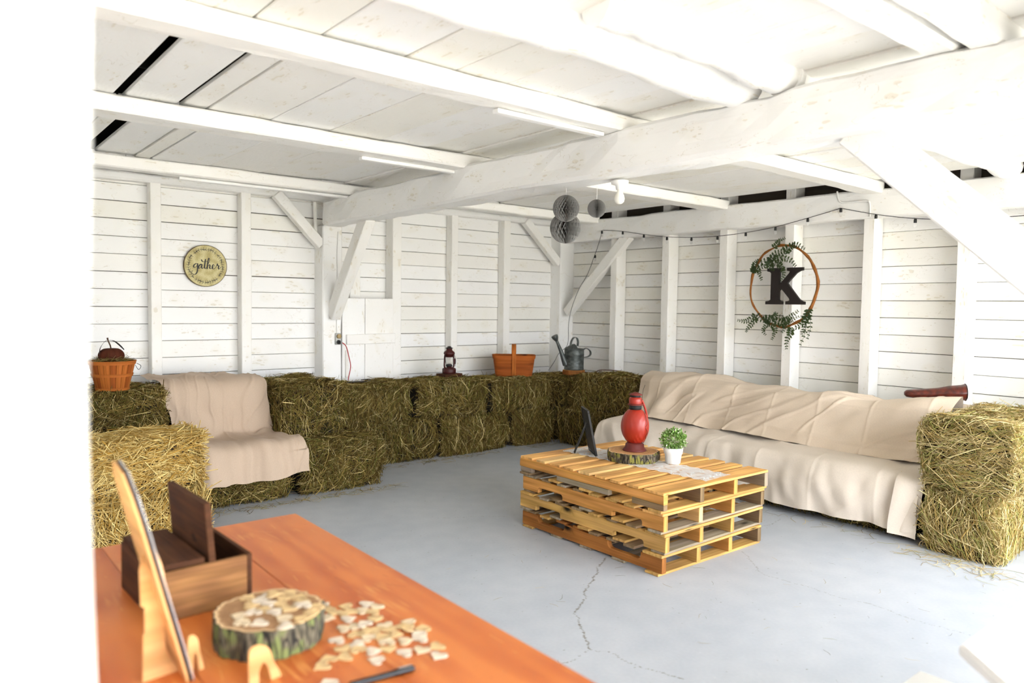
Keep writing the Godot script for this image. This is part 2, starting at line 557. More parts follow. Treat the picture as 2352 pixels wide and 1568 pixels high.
func hay_image(n, sd):
	var im := Image.create(n, n, false, Image.FORMAT_RGB8)
	im.fill(Color(0.16, 0.13, 0.09))
	var r := RandomNumberGenerator.new(); r.seed = sd
	for k in 4200:
		var x = r.randf() * n; var y = r.randf() * n; var a = r.randfn(0.3, 0.7); var l = r.randf_range(18, 70)
		var t = r.randf_range(0.25, 1.0) * (0.4 + 0.6 * k / 4200.0)
		var col = Color(t, t * r.randf_range(0.86, 1.0), t * r.randf_range(0.5, 0.75))
		var cu = r.randf_range(-0.01, 0.01)
		for s in int(l):
			im.set_pixel(posmod(int(x), n), posmod(int(y), n), col)
			x += cos(a); y += sin(a); a += cu
	return im

func bark_image(dark, moss):
	var w = 512; var h = 128
	var im := Image.create(w, h, false, Image.FORMAT_RGB8)
	for y in h:
		for x in w:
			var u = float(x) / w; var v = float(y) / h
			var a = loop_noise(u, v, 6.0, 1.2, 41)
			var b = loop_noise(u, v, 14.0, 4.0, 43)
			var c = loop_noise(u, v, 3.0, 2.0, 45)
			var rid = 1.0 - abs(a) * 2.2
			var col = dark.lerp(Color(0.50, 0.46, 0.38), clampf(0.35 + b * 0.7, 0, 1))
			col = col.lerp(moss, clampf(smoothstep(0.0, 0.5, c + b * 0.4), 0, 1) * 0.85)
			col = col.lerp(Color(0.06, 0.05, 0.04), smoothstep(0.55, 0.95, rid) * 0.8)
			im.set_pixel(x, y, col)
	return im

func ring_image(a, b, sd):
	var n = 384
	var im := Image.create(n, n, false, Image.FORMAT_RGB8)
	for y in n:
		for x in n:
			var p = Vector2(x - n / 2.0 + 12, y - n / 2.0 - 9) / (n / 2.0)
			var d = p.length() * (1.0 + 0.08 * nz.get_noise_2d(p.x * 1.3 + sd, p.y * 1.3))
			var ring = 0.5 + 0.5 * sin(d * 75.0 + nz.get_noise_2d(p.x * 4.0, p.y * 4.0 + sd) * 1.5)
			var col = a.lerp(b, ring * 0.35 + 0.25 * nz.get_noise_2d(p.x * 3.0 + sd, p.y * 3.0))
			var q = Vector2(x - n / 2.0, y - n / 2.0).length() / (n / 2.0)
			col = col.lerp(Color(0.90, 0.78, 0.60), smoothstep(0.84, 0.92, q) * 0.75)
			var cr = abs(nz.get_noise_2d(p.angle() * 6.0, sd + 2.0))
			col = col.lerp(Color(0.30, 0.2, 0.12), smoothstep(0.02, 0.0, cr) * 0.5)
			im.set_pixel(x, y, col)
	return im

# ------------------------------------------------------------------ room shell
func build_shell():
	# ground outside
	var g = structure("floor_outside")
	var st = S()
	st.set_smooth_group(-1)
	var gy = -0.03
	var q = [Vector3(-40, gy, 60), Vector3(60, gy, 60), Vector3(60, gy, -50), Vector3(-40, gy, -50)]
	fan(st, q, Vector3(0, -10, 0), [Vector2(-40, -60), Vector2(60, -60), Vector2(60, 50), Vector2(-40, 50)])
	M.gravel = mat(Color(0.74, 0.72, 0.67), 0.95)
	part(g, "gravel_ground", done(st), M.gravel)
	# painted concrete slab
	var f = structure("floor")
	st = S(); st.set_smooth_group(-1)
	var x0 = -0.2; var x1 = 6.7; var z0 = -7.05; var z1 = -0.2
	var c = Vector3(3, -0.06, -3.5)
	var U = func(v): return Vector2(v.x / 8.0, -v.z / 8.0)
	for fc in [[Vector3(x0, 0, z0), Vector3(x1, 0, z0), Vector3(x1, 0, z1), Vector3(x0, 0, z1)], [Vector3(x0, -.12, z0), Vector3(x1, -.12, z0), Vector3(x1, -.12, z1), Vector3(x0, -.12, z1)], [Vector3(x0, 0, z1), Vector3(x1, 0, z1), Vector3(x1, -.12, z1), Vector3(x0, -.12, z1)], [Vector3(x0, 0, z0), Vector3(x1, 0, z0), Vector3(x1, -.12, z0), Vector3(x0, -.12, z0)]]:
		var uv = []
		for v in fc: uv.append(U.call(v))
		fan(st, fc, c, uv)
	part(f, "concrete_slab", done(st), M.floor)
	var paints = [M.paint, M.paint, M.paint2, M.paint3]
	# ---- back wall: boards in rows behind the studs, split at the post
	var wb = structure("wall_back")
	var rows = 18
	var rh = 0.147
	for sec in [[-0.1, 3.178, 0.0], [3.182, 6.44, 0.03]]:
		for i in rows:
			var y = i * rh + sec[2]
			var hh = rh - rng.randf_range(0.003, 0.006)
			var tilt = rng.randf_range(0.02, 0.06)
			board(wb, "siding_board", Vector3(sec[1] - sec[0], hh, 0.02), Vector3((sec[0] + sec[1]) / 2, y + hh / 2, BACK - 0.011 + rng.randf_range(-0.002, 0.002)), paints[rng.randi() % 4], Vector3(-tilt, 0, rng.randf_range(-0.0012, 0.0012)), 0.003)
	board(wb, "sheathing", Vector3(7.0, 3.5, 0.06), Vector3(3.2, 1.74, BACK - 0.075), M.bare)
	for x in [[0.66, 0.74], [1.56, 1.645], [2.32, 2.41], [4.63, 4.715], [5.37, 5.465]]:
		hewn(wb, "stud", Vector3((x[0] + x[1]) / 2, 0, -6.80), Vector3((x[0] + x[1]) / 2, 2.56, -6.80), x[1] - x[0], 0.115, M.paint2, 0.002, int(x[0] * 10), Vector3(0, 0, 1), 0.4, 0.005)
	hewn(wb, "stud", Vector3(3.92, 0, -6.785), Vector3(3.92, 2.56, -6.785), 0.105, 0.145, M.paint2, 0.002, 77, Vector3(0, 0, 1), 0.4, 0.005)
	hewn(wb, "post", Vector3(3.18, 0, -6.78), Vector3(3.18, 2.27, -6.78), 0.205, 0.20, M.paint, 0.004, 3, Vector3(0, 0, 1), 0.2, 0.01)
	hewn(wb, "corner_post", Vector3(6.33, 0, -6.78), Vector3(6.33, 2.56, -6.78), 0.235, 0.20, M.paint, 0.004, 4, Vector3(0, 0, 1), 0.2, 0.01)
	hewn(wb, "top_plate", Vector3(-0.1, 2.545, -6.79), Vector3(6.4, 2.545, -6.79), 0.13, 0.07, M.paint, 0.003, 5)
	stick(wb, "brace", Vector3(2.64, 2.535, -6.74), Vector3(3.085, 2.08, -6.74), 0.085, 0.095, M.paint2, Vector3(1, 1, 0).normalized(), 0.006)
	stick(wb, "brace", Vector3(5.68, 2.535, -6.74), Vector3(6.225, 2.05, -6.74), 0.085, 0.095, M.paint2, Vector3(1, 1, 0).normalized(), 0.006)
	board(wb, "stub_board", Vector3(0.115, 0.30, 0.03), Vector3(3.50, 1.72, BACK + 0.018), M.paint2)
	board(wb, "shim", Vector3(0.03, 0.34, 0.02), Vector3(3.045, 2.33, -6.78), M.paint3, Vector3(0, 0, 0.04))
	# ---- plank hatch beside the post
	var dr = structure("door_1")
	board(dr, "door_board", Vector3(0.247, 1.575, 0.03), Vector3(3.412, 0.7875, -6.70), M.paint)
	board(dr, "door_board", Vector3(0.325, 1.575, 0.03), Vector3(3.703, 0.7875, -6.703), M.paint2)
	board(dr, "batten", Vector3(0.55, 0.10, 0.025), Vector3(3.60, 1.165, -6.672), M.paint2, Vector3(0, 0, 0.012))
	board(dr, "latch_strip", Vector3(0.03, 0.27, 0.015), Vector3(3.335, 0.92, -6.677), M.paint3)
	# ---- right wall
	var wr = structure("wall_right")
	for i in rows:
		var y = i * rh * 0.985 + 0.015
		var cut = [-4.37, -3.65, -2.93, -2.2][rng.randi() % 4] if rng.randf() < 0.8 else -5.1
		for sg in [[-6.80, cut - 0.002], [cut + 0.002, -0.45]]:
			var hh = rh * 0.985 - rng.randf_range(0.003, 0.005)
			board(wr, "siding_board", Vector3(0.02, hh, sg[1] - sg[0]), Vector3(RIGHT + 0.013 + rng.randf_range(-0.002, 0.002), y + hh / 2, (sg[0] + sg[1]) / 2), (paints[rng.randi() % 4]) if i < 17 else M.bare, Vector3(rng.randf_range(-0.001, 0.001), 0, -rng.randf_range(0.05, 0.09)), 0.003)
	board(wr, "sheathing", Vector3(0.06, 3.5, 6.6), Vector3(RIGHT + 0.075, 1.74, -3.7), M.bare)
	board(wr, "eave_board", Vector3(0.02, 0.5, 6.3), Vector3(RIGHT + 0.012, 2.90, -3.6), M.bare)
	for z in [-5.84, -5.09, -4.365, -3.655, -2.93, -2.20, -1.45, -0.8]:
		hewn(wr, "stud", Vector3(6.345, 0, z), Vector3(6.345, 2.75, z), 0.16, 0.095, M.paint2, 0.002, int(z * 10), Vector3(0, 0, 1), 0.4, 0.005)
	hewn(wr, "girt_beam", Vector3(6.285, 2.425, -6.7), Vector3(6.285, 2.40, -0.4), 0.17, 0.235, M.paint, 0.006, 21, Vector3.UP, 0.16, 0.012)
	stick(wr, "brace", Vector3(6.27, 1.44, -6.60), Vector3(6.27, 2.33, -5.62), 0.09, 0.115, M.paint2, Vector3(0, 1, -1).normalized(), 0.006)
	tube(wr, "conduit", bez([Vector3(6.19, 2.54, -3.18), Vector3(6.187, 2.45, -3.15), Vector3(6.187, 2.437, -3.06), Vector3(6.187, 2.436, -2.93), Vector3(6.187, 2.41, -2.895), Vector3(6.187, 2.30, -2.89)], 5), 0.008, M.white, 6)
	# ---- left wall with the rough edge of the opening
	var wl = structure("wall_left")
	board(wl, "wall_panel", Vector3(0.16, 3.5, 6.2), Vector3(-0.02, 1.74, -3.75), M.paint)
	hewn(wl, "door_jamb", Vector3(-0.06, 0, -0.565), Vector3(-0.06, 2.6, -0.565), 0.30, 0.11, M.paint2, 0.006, 31, Vector3(0, 0, 1), 0.05, 0.012)
	board(wl, "wing_wall", Vector3(0.12, 2.95, 4.6), Vector3(-0.85, 1.45, 1.75), M.bare)
	board(wl, "outer_boards", Vector3(1.6, 3.5, 0.05), Vector3(-1.0, 1.74, -0.58), M.paint)
	# ---- front: posts and a head beam over the open side
	var wf = structure("wall_front")
	hewn(wf, "post", Vector3(3.18, 0, -0.44), Vector3(3.18, 2.27, -0.44), 0.2, 0.2, M.paint, 0.004, 41, Vector3(0, 0, 1), 0.2, 0.01)
	hewn(wf, "corner_post", Vector3(6.33, 0, -0.44), Vector3(6.33, 2.56, -0.44), 0.2, 0.2, M.paint, 0.004, 42, Vector3(0, 0, 1), 0.2, 0.01)
	hewn(wf, "girt_beam", Vector3(-0.1, 2.40, -0.44), Vector3(6.4, 2.40, -0.44), 0.17, 0.25, M.paint, 0.005, 43, Vector3.UP, 0.3, 0.012)
	board(wf, "porch_roof", Vector3(10.6, 0.06, 2.2), Vector3(4.3, 2.86, 0.745), M.bare, Vector3(0.05, 0, 0))
	board(wf, "gable_boards", Vector3(6.7, 0.95, 0.05), Vector3(3.2, 3.02, -0.36), M.paint)

# ------------------------------------------------------------------ ceiling
func build_ceiling():
	var c = structure("ceiling")
	var paints = [M.paint, M.paint2, M.paint, M.paint3]
	# seams of the loft boards, bay by bay: [z near, z far, x of each seam, width of the gap there]
	var bays = [
		[-0.35, -2.86, [[0.05, .004], [0.36, .006], [0.70, .004], [1.015, .008], [1.292, .014], [1.685, .004], [1.945, .006], [2.24, .003], [2.56, .005], [2.86, .004], [3.14, .004], [3.46, .004], [3.79, .006], [4.12, .004], [4.47, .005], [4.80, .004], [5.12, .004], [5.46, .006], [5.78, .004], [6.13, .004]]],
		[-2.865, -4.375, [[0.02, .004], [0.30, .01], [0.56, .006], [0.85, .055], [1.15, .035], [1.295, .008], [1.65, .003], [2.03, .003], [2.38, .003], [2.73, .004], [3.02, .006], [3.30, .003], [3.62, .004], [3.95, .004], [4.28, .003], [4.60, .005], [4.92, .003], [5.24, .003], [5.58, .004], [5.86, .004], [6.13, .004]]],
		[-4.38, -6.10, [[0.05, .006], [0.36, .01], [0.66, .012], [0.86, .006], [1.00, .09], [1.30, .006], [1.405, .012], [1.83, .002], [2.235, .006], [2.68, .004], [3.01, .006], [3.34, .003], [3.70, .004], [4.06, .003], [4.40, .003], [4.78, .003], [5.10, .003], [5.45, .004], [5.80, .003], [6.12, .004]]],
		[-6.105, -6.84, [[0.05, .006], [0.42, .004], [0.80, .004], [1.25, .004], [1.62, .004], [2.0, .004], [2.4, .004], [2.8, .004], [3.2, .004], [3.6, .004], [4.0, .004], [4.4, .004], [4.8, .004], [5.2, .004], [5.6, .004], [6.12, .004]]]]
	for b in bays:
		for i in b[2].size() - 1:
			var x0 = b[2][i][0] + b[2][i][1] / 2; var x1 = b[2][i + 1][0] - b[2][i + 1][1] / 2
			var up = rng.randf_range(0.0, 0.005)
			if i % 5 == 4: up += 0.010
			board(c, "ceiling_plank", Vector3(x1 - x0, 0.026, b[0] - b[1] - 0.004), Vector3((x0 + x1) / 2, CEIL + 0.014 + up, (b[0] + b[1]) / 2), paints[rng.randi() % 4], Vector3(0, 0, rng.randf_range(-0.012, 0.012)), 0.004)
	# dark loft over the boards
	board(c, "roof_deck", Vector3(7.4, 0.05, 7.2), Vector3(3.1, 3.52, -3.65), M.loft)
	# joists
	for j in [[-2.86, 0.155, 2.537, 0.09], [-4.36, 0.20, 2.536, 0.09], [-6.09, 0.15, 2.535, 0.09]]:
		hewn(c, "joist", Vector3(-0.05, j[2], j[0]), Vector3(6.22, j[2], j[0] - 0.02), j[1], j[3], M.paint2, 0.004, int(j[0] * 7), Vector3.UP, 0.16, 0.01)
	board(c, "scab_board", Vector3(0.75, 0.022, 0.05), Vector3(2.68, 2.478, -4.43), M.paint)
	board(c, "scab_board", Vector3(0.75, 0.022, 0.05), Vector3(2.62, 2.479, -2.905), M.paint)
	board(c, "scab_board", Vector3(1.45, 0.022, 0.05), Vector3(2.35, 2.478, -6.13), M.paint)
	# round log joists nearer the front
	for lg in [[Vector3(0.0, 2.60, -2.14), Vector3(3.12, 2.585, -2.08), 0.105, 1], [Vector3(1.9, 2.60, -1.86), Vector3(3.15, 2.575, -1.84), 0.085, 2], [Vector3(3.1, 2.58, -1.86), Vector3(6.2, 2.575, -1.90), 0.085, 3]]:
		var pts = []; var rad = []
		for i in 26:
			var t = i / 25.0
			var p = lg[0].lerp(lg[1], t)
			p.y += 0.010 * nz.get_noise_2d(t * 4.0, lg[3] * 10.0); p.z += 0.03 * nz.get_noise_2d(t * 2.4, lg[3] * 31.0)
			pts.append(p); rad.append(lg[2] * (1.0 + 0.16 * nz.get_noise_2d(t * 9.0, lg[3] * 7.0)))
		tube(c, "log_joist", pts, rad, M.paint, 14)
	hewn(c, "joist", Vector3(2.0, 2.55, -1.19), Vector3(3.3, 2.55, -1.185), 0.13, 0.10, M.paint, 0.004, 61)
	hewn(c, "joist", Vector3(0.0, 2.55, -1.03), Vector3(6.2, 2.55, -1.04), 0.11, 0.12, M.paint2, 0.004, 62)
	# the big tie beam with its knee braces
	hewn(c, "tie_beam", Vector3(3.17, 2.385, -6.62), Vector3(3.17, 2.385, -0.34), 0.245, 0.235, M.paint, 0.010, 71, Vector3.UP, 0.13, 0.02)
	stick(c, "knee_brace", Vector3(3.19, 1.40, -6.68), Vector3(3.19, 2.30, -5.98), 0.10, 0.14, M.paint2, Vector3(0, 1, -1).normalized(), 0.006)
	stick(c, "knee_brace", Vector3(3.20, 2.31, -1.57), Vector3(3.20, 1.36, -0.54), 0.10, 0.165, M.paint, Vector3(0, 1, 1).normalized(), 0.008)

# ------------------------------------------------------------------ bales
func strand_mesh(width, flatness, bend):
	var st = S()
	st.set_smooth_group(1)
	var n = 4
	var ring = []
	for i in n + 1:
		var t = float(i) / n
		var r = width * (1.0 - 0.55 * abs(t - 0.45))
		var cx = bend * 4.0 * t * (1.0 - t) + bend * 0.3 * sin(t * 7.0)
		var row = []
		for k in 3:
			var a = TAU * k / 3.0
			row.append(Vector3(cx + cos(a) * r, t - 0.5, sin(a) * r * flatness))
		ring.append(row)
	for i in n:
		for k in 3:
			var k2 = (k + 1) % 3
			var cen = (ring[i][0] + ring[i][1] + ring[i][2] + ring[i + 1][0] + ring[i + 1][1] + ring[i + 1][2]) / 6.0
			fan(st, [ring[i][k], ring[i + 1][k], ring[i + 1][k2], ring[i][k2]], cen, [Vector2.ZERO, Vector2.ZERO, Vector2.ZERO, Vector2.ZERO])
	return done(st)

func hay_color(kind, r):
	var t = pow(r.randf(), 1.5)
	if kind == "straw":
		return Color(0.50, 0.28, 0.05).lerp(Color(1.0, 0.80, 0.34), t) * r.randf_range(0.85, 1.05)
	if kind == "haygold":
		var a = Color(0.44, 0.29, 0.08).lerp(Color(1.0, 0.83, 0.44), t)
		if r.randf() < 0.20: a = Color(0.40, 0.38, 0.11)
		return a * r.randf_range(0.65, 1.05)
	var c = Color(0.115, 0.070, 0.018).lerp(Color(0.50, 0.36, 0.11), t)
	if r.randf() < 0.24: c = Color(0.11, 0.105, 0.022).lerp(Color(0.25, 0.225, 0.05), t)
	if r.randf() < 0.12: c = Color(0.78, 0.62, 0.28)
	return c * r.randf_range(0.5, 1.1)

var STR := {}

# a bale between two corners
func bale(lo, hi, kind, label, group, n, grain, faces, seed_):
	var size = hi - lo
	var base = Vector3((lo.x + hi.x) / 2, lo.y, (lo.z + hi.z) / 2)
	var o = thing("straw_bale" if kind == "straw" else "hay_bale", label, "hay bale" if kind != "straw" else "straw bale", base, 0.0, group)
	# body: rounded block with a lumpy skin
	var st = S(); st.set_smooth_group(1)
	var h = size / 2 - Vector3(0.012, 0.008, 0.012)
	var rr = 0.075
	var nseg = 9
	var cen = Vector3(0, size.y / 2, 0)
	var skin = func(v):
		var q = Vector3(clampf(v.x, -h.x + rr, h.x - rr), clampf(v.y, -h.y, h.y - rr), clampf(v.z, -h.z + rr, h.z - rr))
		var d = (v - q)
		if d.length() > 0.0001: v = q + d.normalized() * min(rr, d.length())
		var w = v + base
		var g = 0.032 * nz.get_noise_3d(w.x * 2.6, w.y * 3.2, w.z * 2.6) + 0.012 * nz.get_noise_3d(w.x * 7.0, w.y * 7.0, w.z * 7.0 + 3.0) - 0.018
		return v + v.sign() * g * Vector3(1, 0.0 if v.y < 0.0 else 0.8, 1)
	for k in 3:
		for s in [-1.0, 1.0]:
			var i = (k + 1) % 3; var j = (k + 2) % 3
			var P = func(a, b):
				var v = Vector3(); v[k] = s * h[k]; v[i] = a * h[i]; v[j] = b * h[j]
				return cen + skin.call(v)
			for a in nseg:
				for b in nseg:
					var a0 = a * 2.0 / nseg - 1.0; var a1 = (a + 1) * 2.0 / nseg - 1.0; var b0 = b * 2.0 / nseg - 1.0; var b1 = (b + 1) * 2.0 / nseg - 1.0
					fan(st, [P.call(a0, b0), P.call(a1, b0), P.call(a1, b1), P.call(a0, b1)], cen, [Vector2(a0, b0), Vector2(a1, b0), Vector2(a1, b1), Vector2(a0, b1)])
	part(o, "packed_body", done(st), M[kind])
	if n <= 0: return o
	# loose stems over the skin
	var r := RandomNumberGenerator.new(); r.seed = seed_
	var mm := MultiMesh.new()
	mm.transform_format = MultiMesh.TRANSFORM_3D; mm.use_colors = true
	mm.mesh = STR[kind]
	n = int(n * 0.8)
	mm.instance_count = n
	var area = []; var tot = 0.0
	for f in faces:
		var k = {"x": 0, "y": 1, "z": 2}[f[1]]
		var a = size[(k + 1) % 3] * size[(k + 2) % 3]
		area.append(a); tot += a
	var tuft = FastNoiseLite.new(); tuft.seed = seed_; tuft.frequency = 1.0; tuft.noise_type = FastNoiseLite.TYPE_SIMPLEX
	for q in n:
		var pick = r.randf() * tot; var fi = 0
		while fi < faces.size() - 1 and pick > area[fi]:
			pick -= area[fi]; fi += 1
		var f = faces[fi]
		var k = {"x": 0, "y": 1, "z": 2}[f[1]]; var s = 1.0 if f[0] == "+" else -1.0
		var i = (k + 1) % 3; var j = (k + 2) % 3
		var p = Vector3(); p[k] = s * h[k]; p[i] = r.randf_range(-1, 1) * h[i]; p[j] = r.randf_range(-1, 1) * h[j]
		p = skin.call(p); p[k] += s * r.randf_range(-0.012, 0.014)
		var nrm = Vector3(); nrm[k] = s
		# direction of the stem in the face: grain "v" hangs, "h" lies, "m" is mixed, each with swirls
		var t1 = Vector3.UP if k != 1 else Vector3(1, 0, 0)
		var t2 = nrm.cross(t1)
		var sw = tuft.get_noise_3d(p.x * 2.6, p.y * 2.6, p.z * 2.6)
		var ang = sw * 1.5 + r.randfn(0.0, 0.55)
		if k == 1: ang = sw * 2.4 + r.randfn(0.0, 0.7)
		elif grain == "h": ang += PI / 2
		elif grain == "m": ang = sw * 3.2 + r.randfn(0.0, 0.75)
		var lift = r.randfn(0.0, 0.10)
		if r.randf() < 0.10: lift += r.randf_range(0.15, 0.7)
		var d = ((t1 * cos(ang) + t2 * sin(ang)) * cos(lift) + nrm * sin(lift)).normalized()
		var L = (r.randf_range(0.07, 0.20) if kind != "straw" else r.randf_range(0.10, 0.26))
		if r.randf() < 0.03: L *= 1.5
		# stems do not run far past the block's edges
		for ax in 3:
			var lim = h[ax] + 0.022 + (0.06 if r.randf() < 0.12 else 0.0)
			var reach = abs(d[ax]) * L * 0.5
			if abs(p[ax]) + reach > lim: p[ax] = sign(p[ax]) * max(0.0, lim - reach)
		if lo.y < 0.01 and p.y + h.y < 0.02: p.y = -h.y + 0.012 + 0.5 * abs(d.y) * L
		var bx = d.cross(Vector3(r.randfn(), r.randfn(), r.randfn())).normalized()
		if k != 1 or true: bx = (nrm.cross(d) * r.randf_range(-1, 1) + nrm * 0.5).normalized(); bx = (bx - d * bx.dot(d)).normalized()
		var bz = bx.cross(d).normalized()
		mm.set_instance_transform(q, Transform3D(Basis(bx * L, d * L, bz * L), p + cen))
		mm.set_instance_color(q, hay_color(kind, r))
	var mi := MultiMeshInstance3D.new(); mi.name = "loose_stems"
	mi.multimesh = mm; mi.material_override = M.strand
	mi.set_meta("kind", "stuff")
	o.add_child(mi)
	return o

func build_bales():
	STR.hay = strand_mesh(0.0165, 0.4, 0.10); STR.haygold = strand_mesh(0.0155, 0.4, 0.10); STR.straw = strand_mesh(0.017, 0.6, 0.035)
	var G = "hay bales along the walls"
	var fr = ["+y", "+z", "-x", "+x"]
	# against the back wall, floor course
	bale(Vector3(3.10, 0, -6.64), Vector3(4.03, .395, -6.05), "hay", "floor-level hay bale below the hatch, right of the projecting seat bales", G, 6500, "v", ["+z", "+y"], 101)
	bale(Vector3(4.04, 0, -6.64), Vector3(4.93, .39, -6.04), "hay", "floor-level hay bale under the dark red lantern", G, 6500, "v", ["+z"], 102)
	bale(Vector3(4.94, 0, -6.64), Vector3(5.56, .385, -6.03), "hay", "floor-level hay bale under the splint basket", G, 5000, "v", ["+z"], 103)
	bale(Vector3(5.57, 0, -6.64), Vector3(6.20, .385, -6.03), "hay", "floor-level hay bale in the corner, under the watering can", G, 2000, "v", ["+z", "-x"], 104)
	# floor course behind the cloth seat
	bale(Vector3(1.49, 0, -6.64), Vector3(2.28, .40, -6.02), "hay", "floor-level hay bale hidden behind the small cloth-covered seat", G, 600, "v", ["+z"], 105)
	bale(Vector3(2.30, 0, -6.64), Vector3(3.08, .40, -6.00), "hay", "floor-level hay bale under the bale that serves as armrest", G, 2000, "v", ["+z"], 106)
	# seat bales that come forward
	bale(Vector3(1.52, 0, -5.97), Vector3(2.30, .40, -5.46), "hay", "floor-level hay bale under the hanging front of the small cloth", G, 5500, "m", ["+z", "+y"], 107)
	bale(Vector3(2.31, 0, -5.98), Vector3(3.06, .405, -5.43), "hay", "floor-level hay bale with rounded open end jutting into the room", G, 8000, "m", ["+z", "+y", "+x"], 108)
	# upper course, back wall
	bale(Vector3(1.49, .41, -6.64), Vector3(2.28, .845, -6.09), "hay", "upper hay bale covered by the small tan cloth as a backrest", G, 1200, "v", ["+y"], 109)
	bale(Vector3(2.30, .41, -6.62), Vector3(2.87, .85, -5.73), "hay", "upper hay bale standing forward as armrest beside the small cloth seat", G, 8500, "m", ["+z", "+y", "-x", "+x"], 110)
	bale(Vector3(2.885, .41, -6.64), Vector3(3.75, .755, -6.05), "hay", "upper hay bale in front of the plank hatch", G, 8000, "v", ["+z", "+y"], 111)
	bale(Vector3(3.765, .40, -6.64), Vector3(4.65, .765, -6.05), "hay", "upper hay bale with the dark red lantern on it", G, 8000, "m", ["+z", "+y"], 112)
	bale(Vector3(4.66, .395, -6.64), Vector3(5.55, .735, -6.04), "hay", "upper hay bale with the splint basket on it", G, 8000, "v", ["+z", "+y"], 113)
	bale(Vector3(5.56, .395, -6.64), Vector3(6.20, .735, -5.93), "hay", "upper hay bale in the corner with the watering can on it", G, 5000, "m", ["+z", "+y", "-x"], 114)
	# right wall
	bale(Vector3(5.56, 0, -6.02), Vector3(6.20, .395, -4.93), "hay", "floor-level hay bale in the corner beside the long cloth-covered seat", G, 6000, "v", ["-x", "+y"], 115)
	bale(Vector3(5.60, .405, -5.86), Vector3(6.20, .79, -4.87), "hay", "upper hay bale in the corner next to the long cloth backrest", G, 9500, "m", ["-x", "+y", "+z"], 116)
	for i in 3:
		var z0 = -4.90 + i * 0.965
		bale(Vector3(5.12, 0, z0), Vector3(5.62, .40, z0 + 0.955), "hay", "hay bale under the seat of the long cloth, " + ["at its corner end", "in its middle, below the wreath", "next to the golden bales"][i], "bales under the long cloth", 2600, "m", ["-x"], 120 + i)
		bale(Vector3(5.64, 0, z0), Vector3(6.20, .40, z0 + 0.955), "hay", "floor-level bale hidden behind the long seat, " + ["at its corner end", "in its middle", "next to the golden bales"][i], "bales under the back of the long cloth", 0, "m", [], 130 + i)
		bale(Vector3(5.60, .41, z0 + 0.05), Vector3(6.20, .79, z0 + 0.97), "hay", "upper hay bale hidden under the long backrest cloth, " + ["at its corner end", "in its middle", "next to the golden bales"][i], "backrest bales under the long cloth", 0, "m", [], 140 + i)
	bale(Vector3(4.97, 0, -1.97), Vector3(6.16, .41, -1.48), "haygold", "golden floor-level hay bale at the end of the long seat", G, 11000, "v", ["-x", "+z", "+y"], 150)
	bale(Vector3(4.96, .42, -1.96), Vector3(6.18, .855, -1.42), "haygold", "golden upper hay bale as armrest at the end of the long seat", G, 14000, "h", ["-x", "+z", "+y", "-z"], 151)
	# left corner
	bale(Vector3(0.78, 0, -6.35), Vector3(1.47, .44, -5.76), "hay", "floor-level hay bale under the bale that carries the bushel basket", G, 1500, "m", ["+z"], 160)
	bale(Vector3(0.76, .45, -6.40), Vector3(1.475, .865, -5.76), "hay", "upper hay bale with the bushel basket on it", G, 8500, "m", ["+z", "+y", "+x"], 161)
	bale(Vector3(0.50, 0, -5.28), Vector3(1.455, .35, -4.76), "straw", "bright yellow straw bale on the floor behind the orange table", "yellow straw bales", 5200, "m", ["+z", "+x", "+y"], 170)
	bale(Vector3(0.50, .36, -5.27), Vector3(1.44, .695, -4.78), "straw", "bright yellow straw bale on top of the stack behind the orange table", "yellow straw bales", 6500, "h", ["+z", "+x", "+y"], 171)
	# chaff on the floor in front of the bales
	var r := RandomNumberGenerator.new(); r.seed = 44
	var mm := MultiMesh.new(); mm.transform_format = MultiMesh.TRANSFORM_3D; mm.use_colors = true
	mm.mesh = STR.hay; mm.instance_count = 900
	var lines = [[Vector2(1.5, -5.40), Vector2(3.1, -5.36), 260], [Vector2(3.1, -6.0), Vector2(5.6, -5.98), 180], [Vector2(5.05, -4.9), Vector2(5.02, -2.0), 120], [Vector2(4.93, -2.0), Vector2(4.90, -1.4), 160], [Vector2(1.4, -5.2), Vector2(1.6, -4.8), 60], [Vector2(2.0, -4.0), Vector2(5.0, -1.5), 120]]
	var q = 0
	for l in lines:
		for k in l[2]:
			var p = l[0].lerp(l[1], r.randf())
			var sp = 0.06 if l[2] > 120 else 0.05
			if q >= 780: sp = 0.9
			p += Vector2(r.randfn(0, sp), abs(r.randfn(0, sp)))
			if q >= 440 and q < 720: p.x -= abs(r.randfn(0, 0.08))
			var a = r.randf() * TAU; var L = r.randf_range(0.03, 0.14) * (0.5 if q >= 780 else 1.0)
			var d = Vector3(cos(a), 0, sin(a)); var s = Vector3(-sin(a), 0, cos(a))
			mm.set_instance_transform(q, Transform3D(Basis(s * L, d * L, -Vector3.UP * L), Vector3(p.x, 0.0035, p.y)))
			mm.set_instance_color(q, hay_color("haygold" if l[2] == 160 or r.randf() < 0.4 else "hay", r))
			q += 1
	var mi := MultiMeshInstance3D.new(); mi.name = "loose_straw"; mi.multimesh = mm; mi.material_override = M.strand
	add_child(mi)
	tag(mi, "loose straw and chaff scattered on the painted floor", "straw", "", "stuff")

# ------------------------------------------------------------------ cloths
func along(prof, t):
	var lens = [0.0]
	for i in range(1, prof.size()): lens.append(lens[-1] + prof[i].distance_to(prof[i - 1]))
	var s = t * lens[-1]
	for i in range(1, prof.size()):
		if s <= lens[i] or i == prof.size() - 1:
			return prof[i - 1].lerp(prof[i], (s - lens[i - 1]) / (lens[i] - lens[i - 1]))
	return prof[-1]

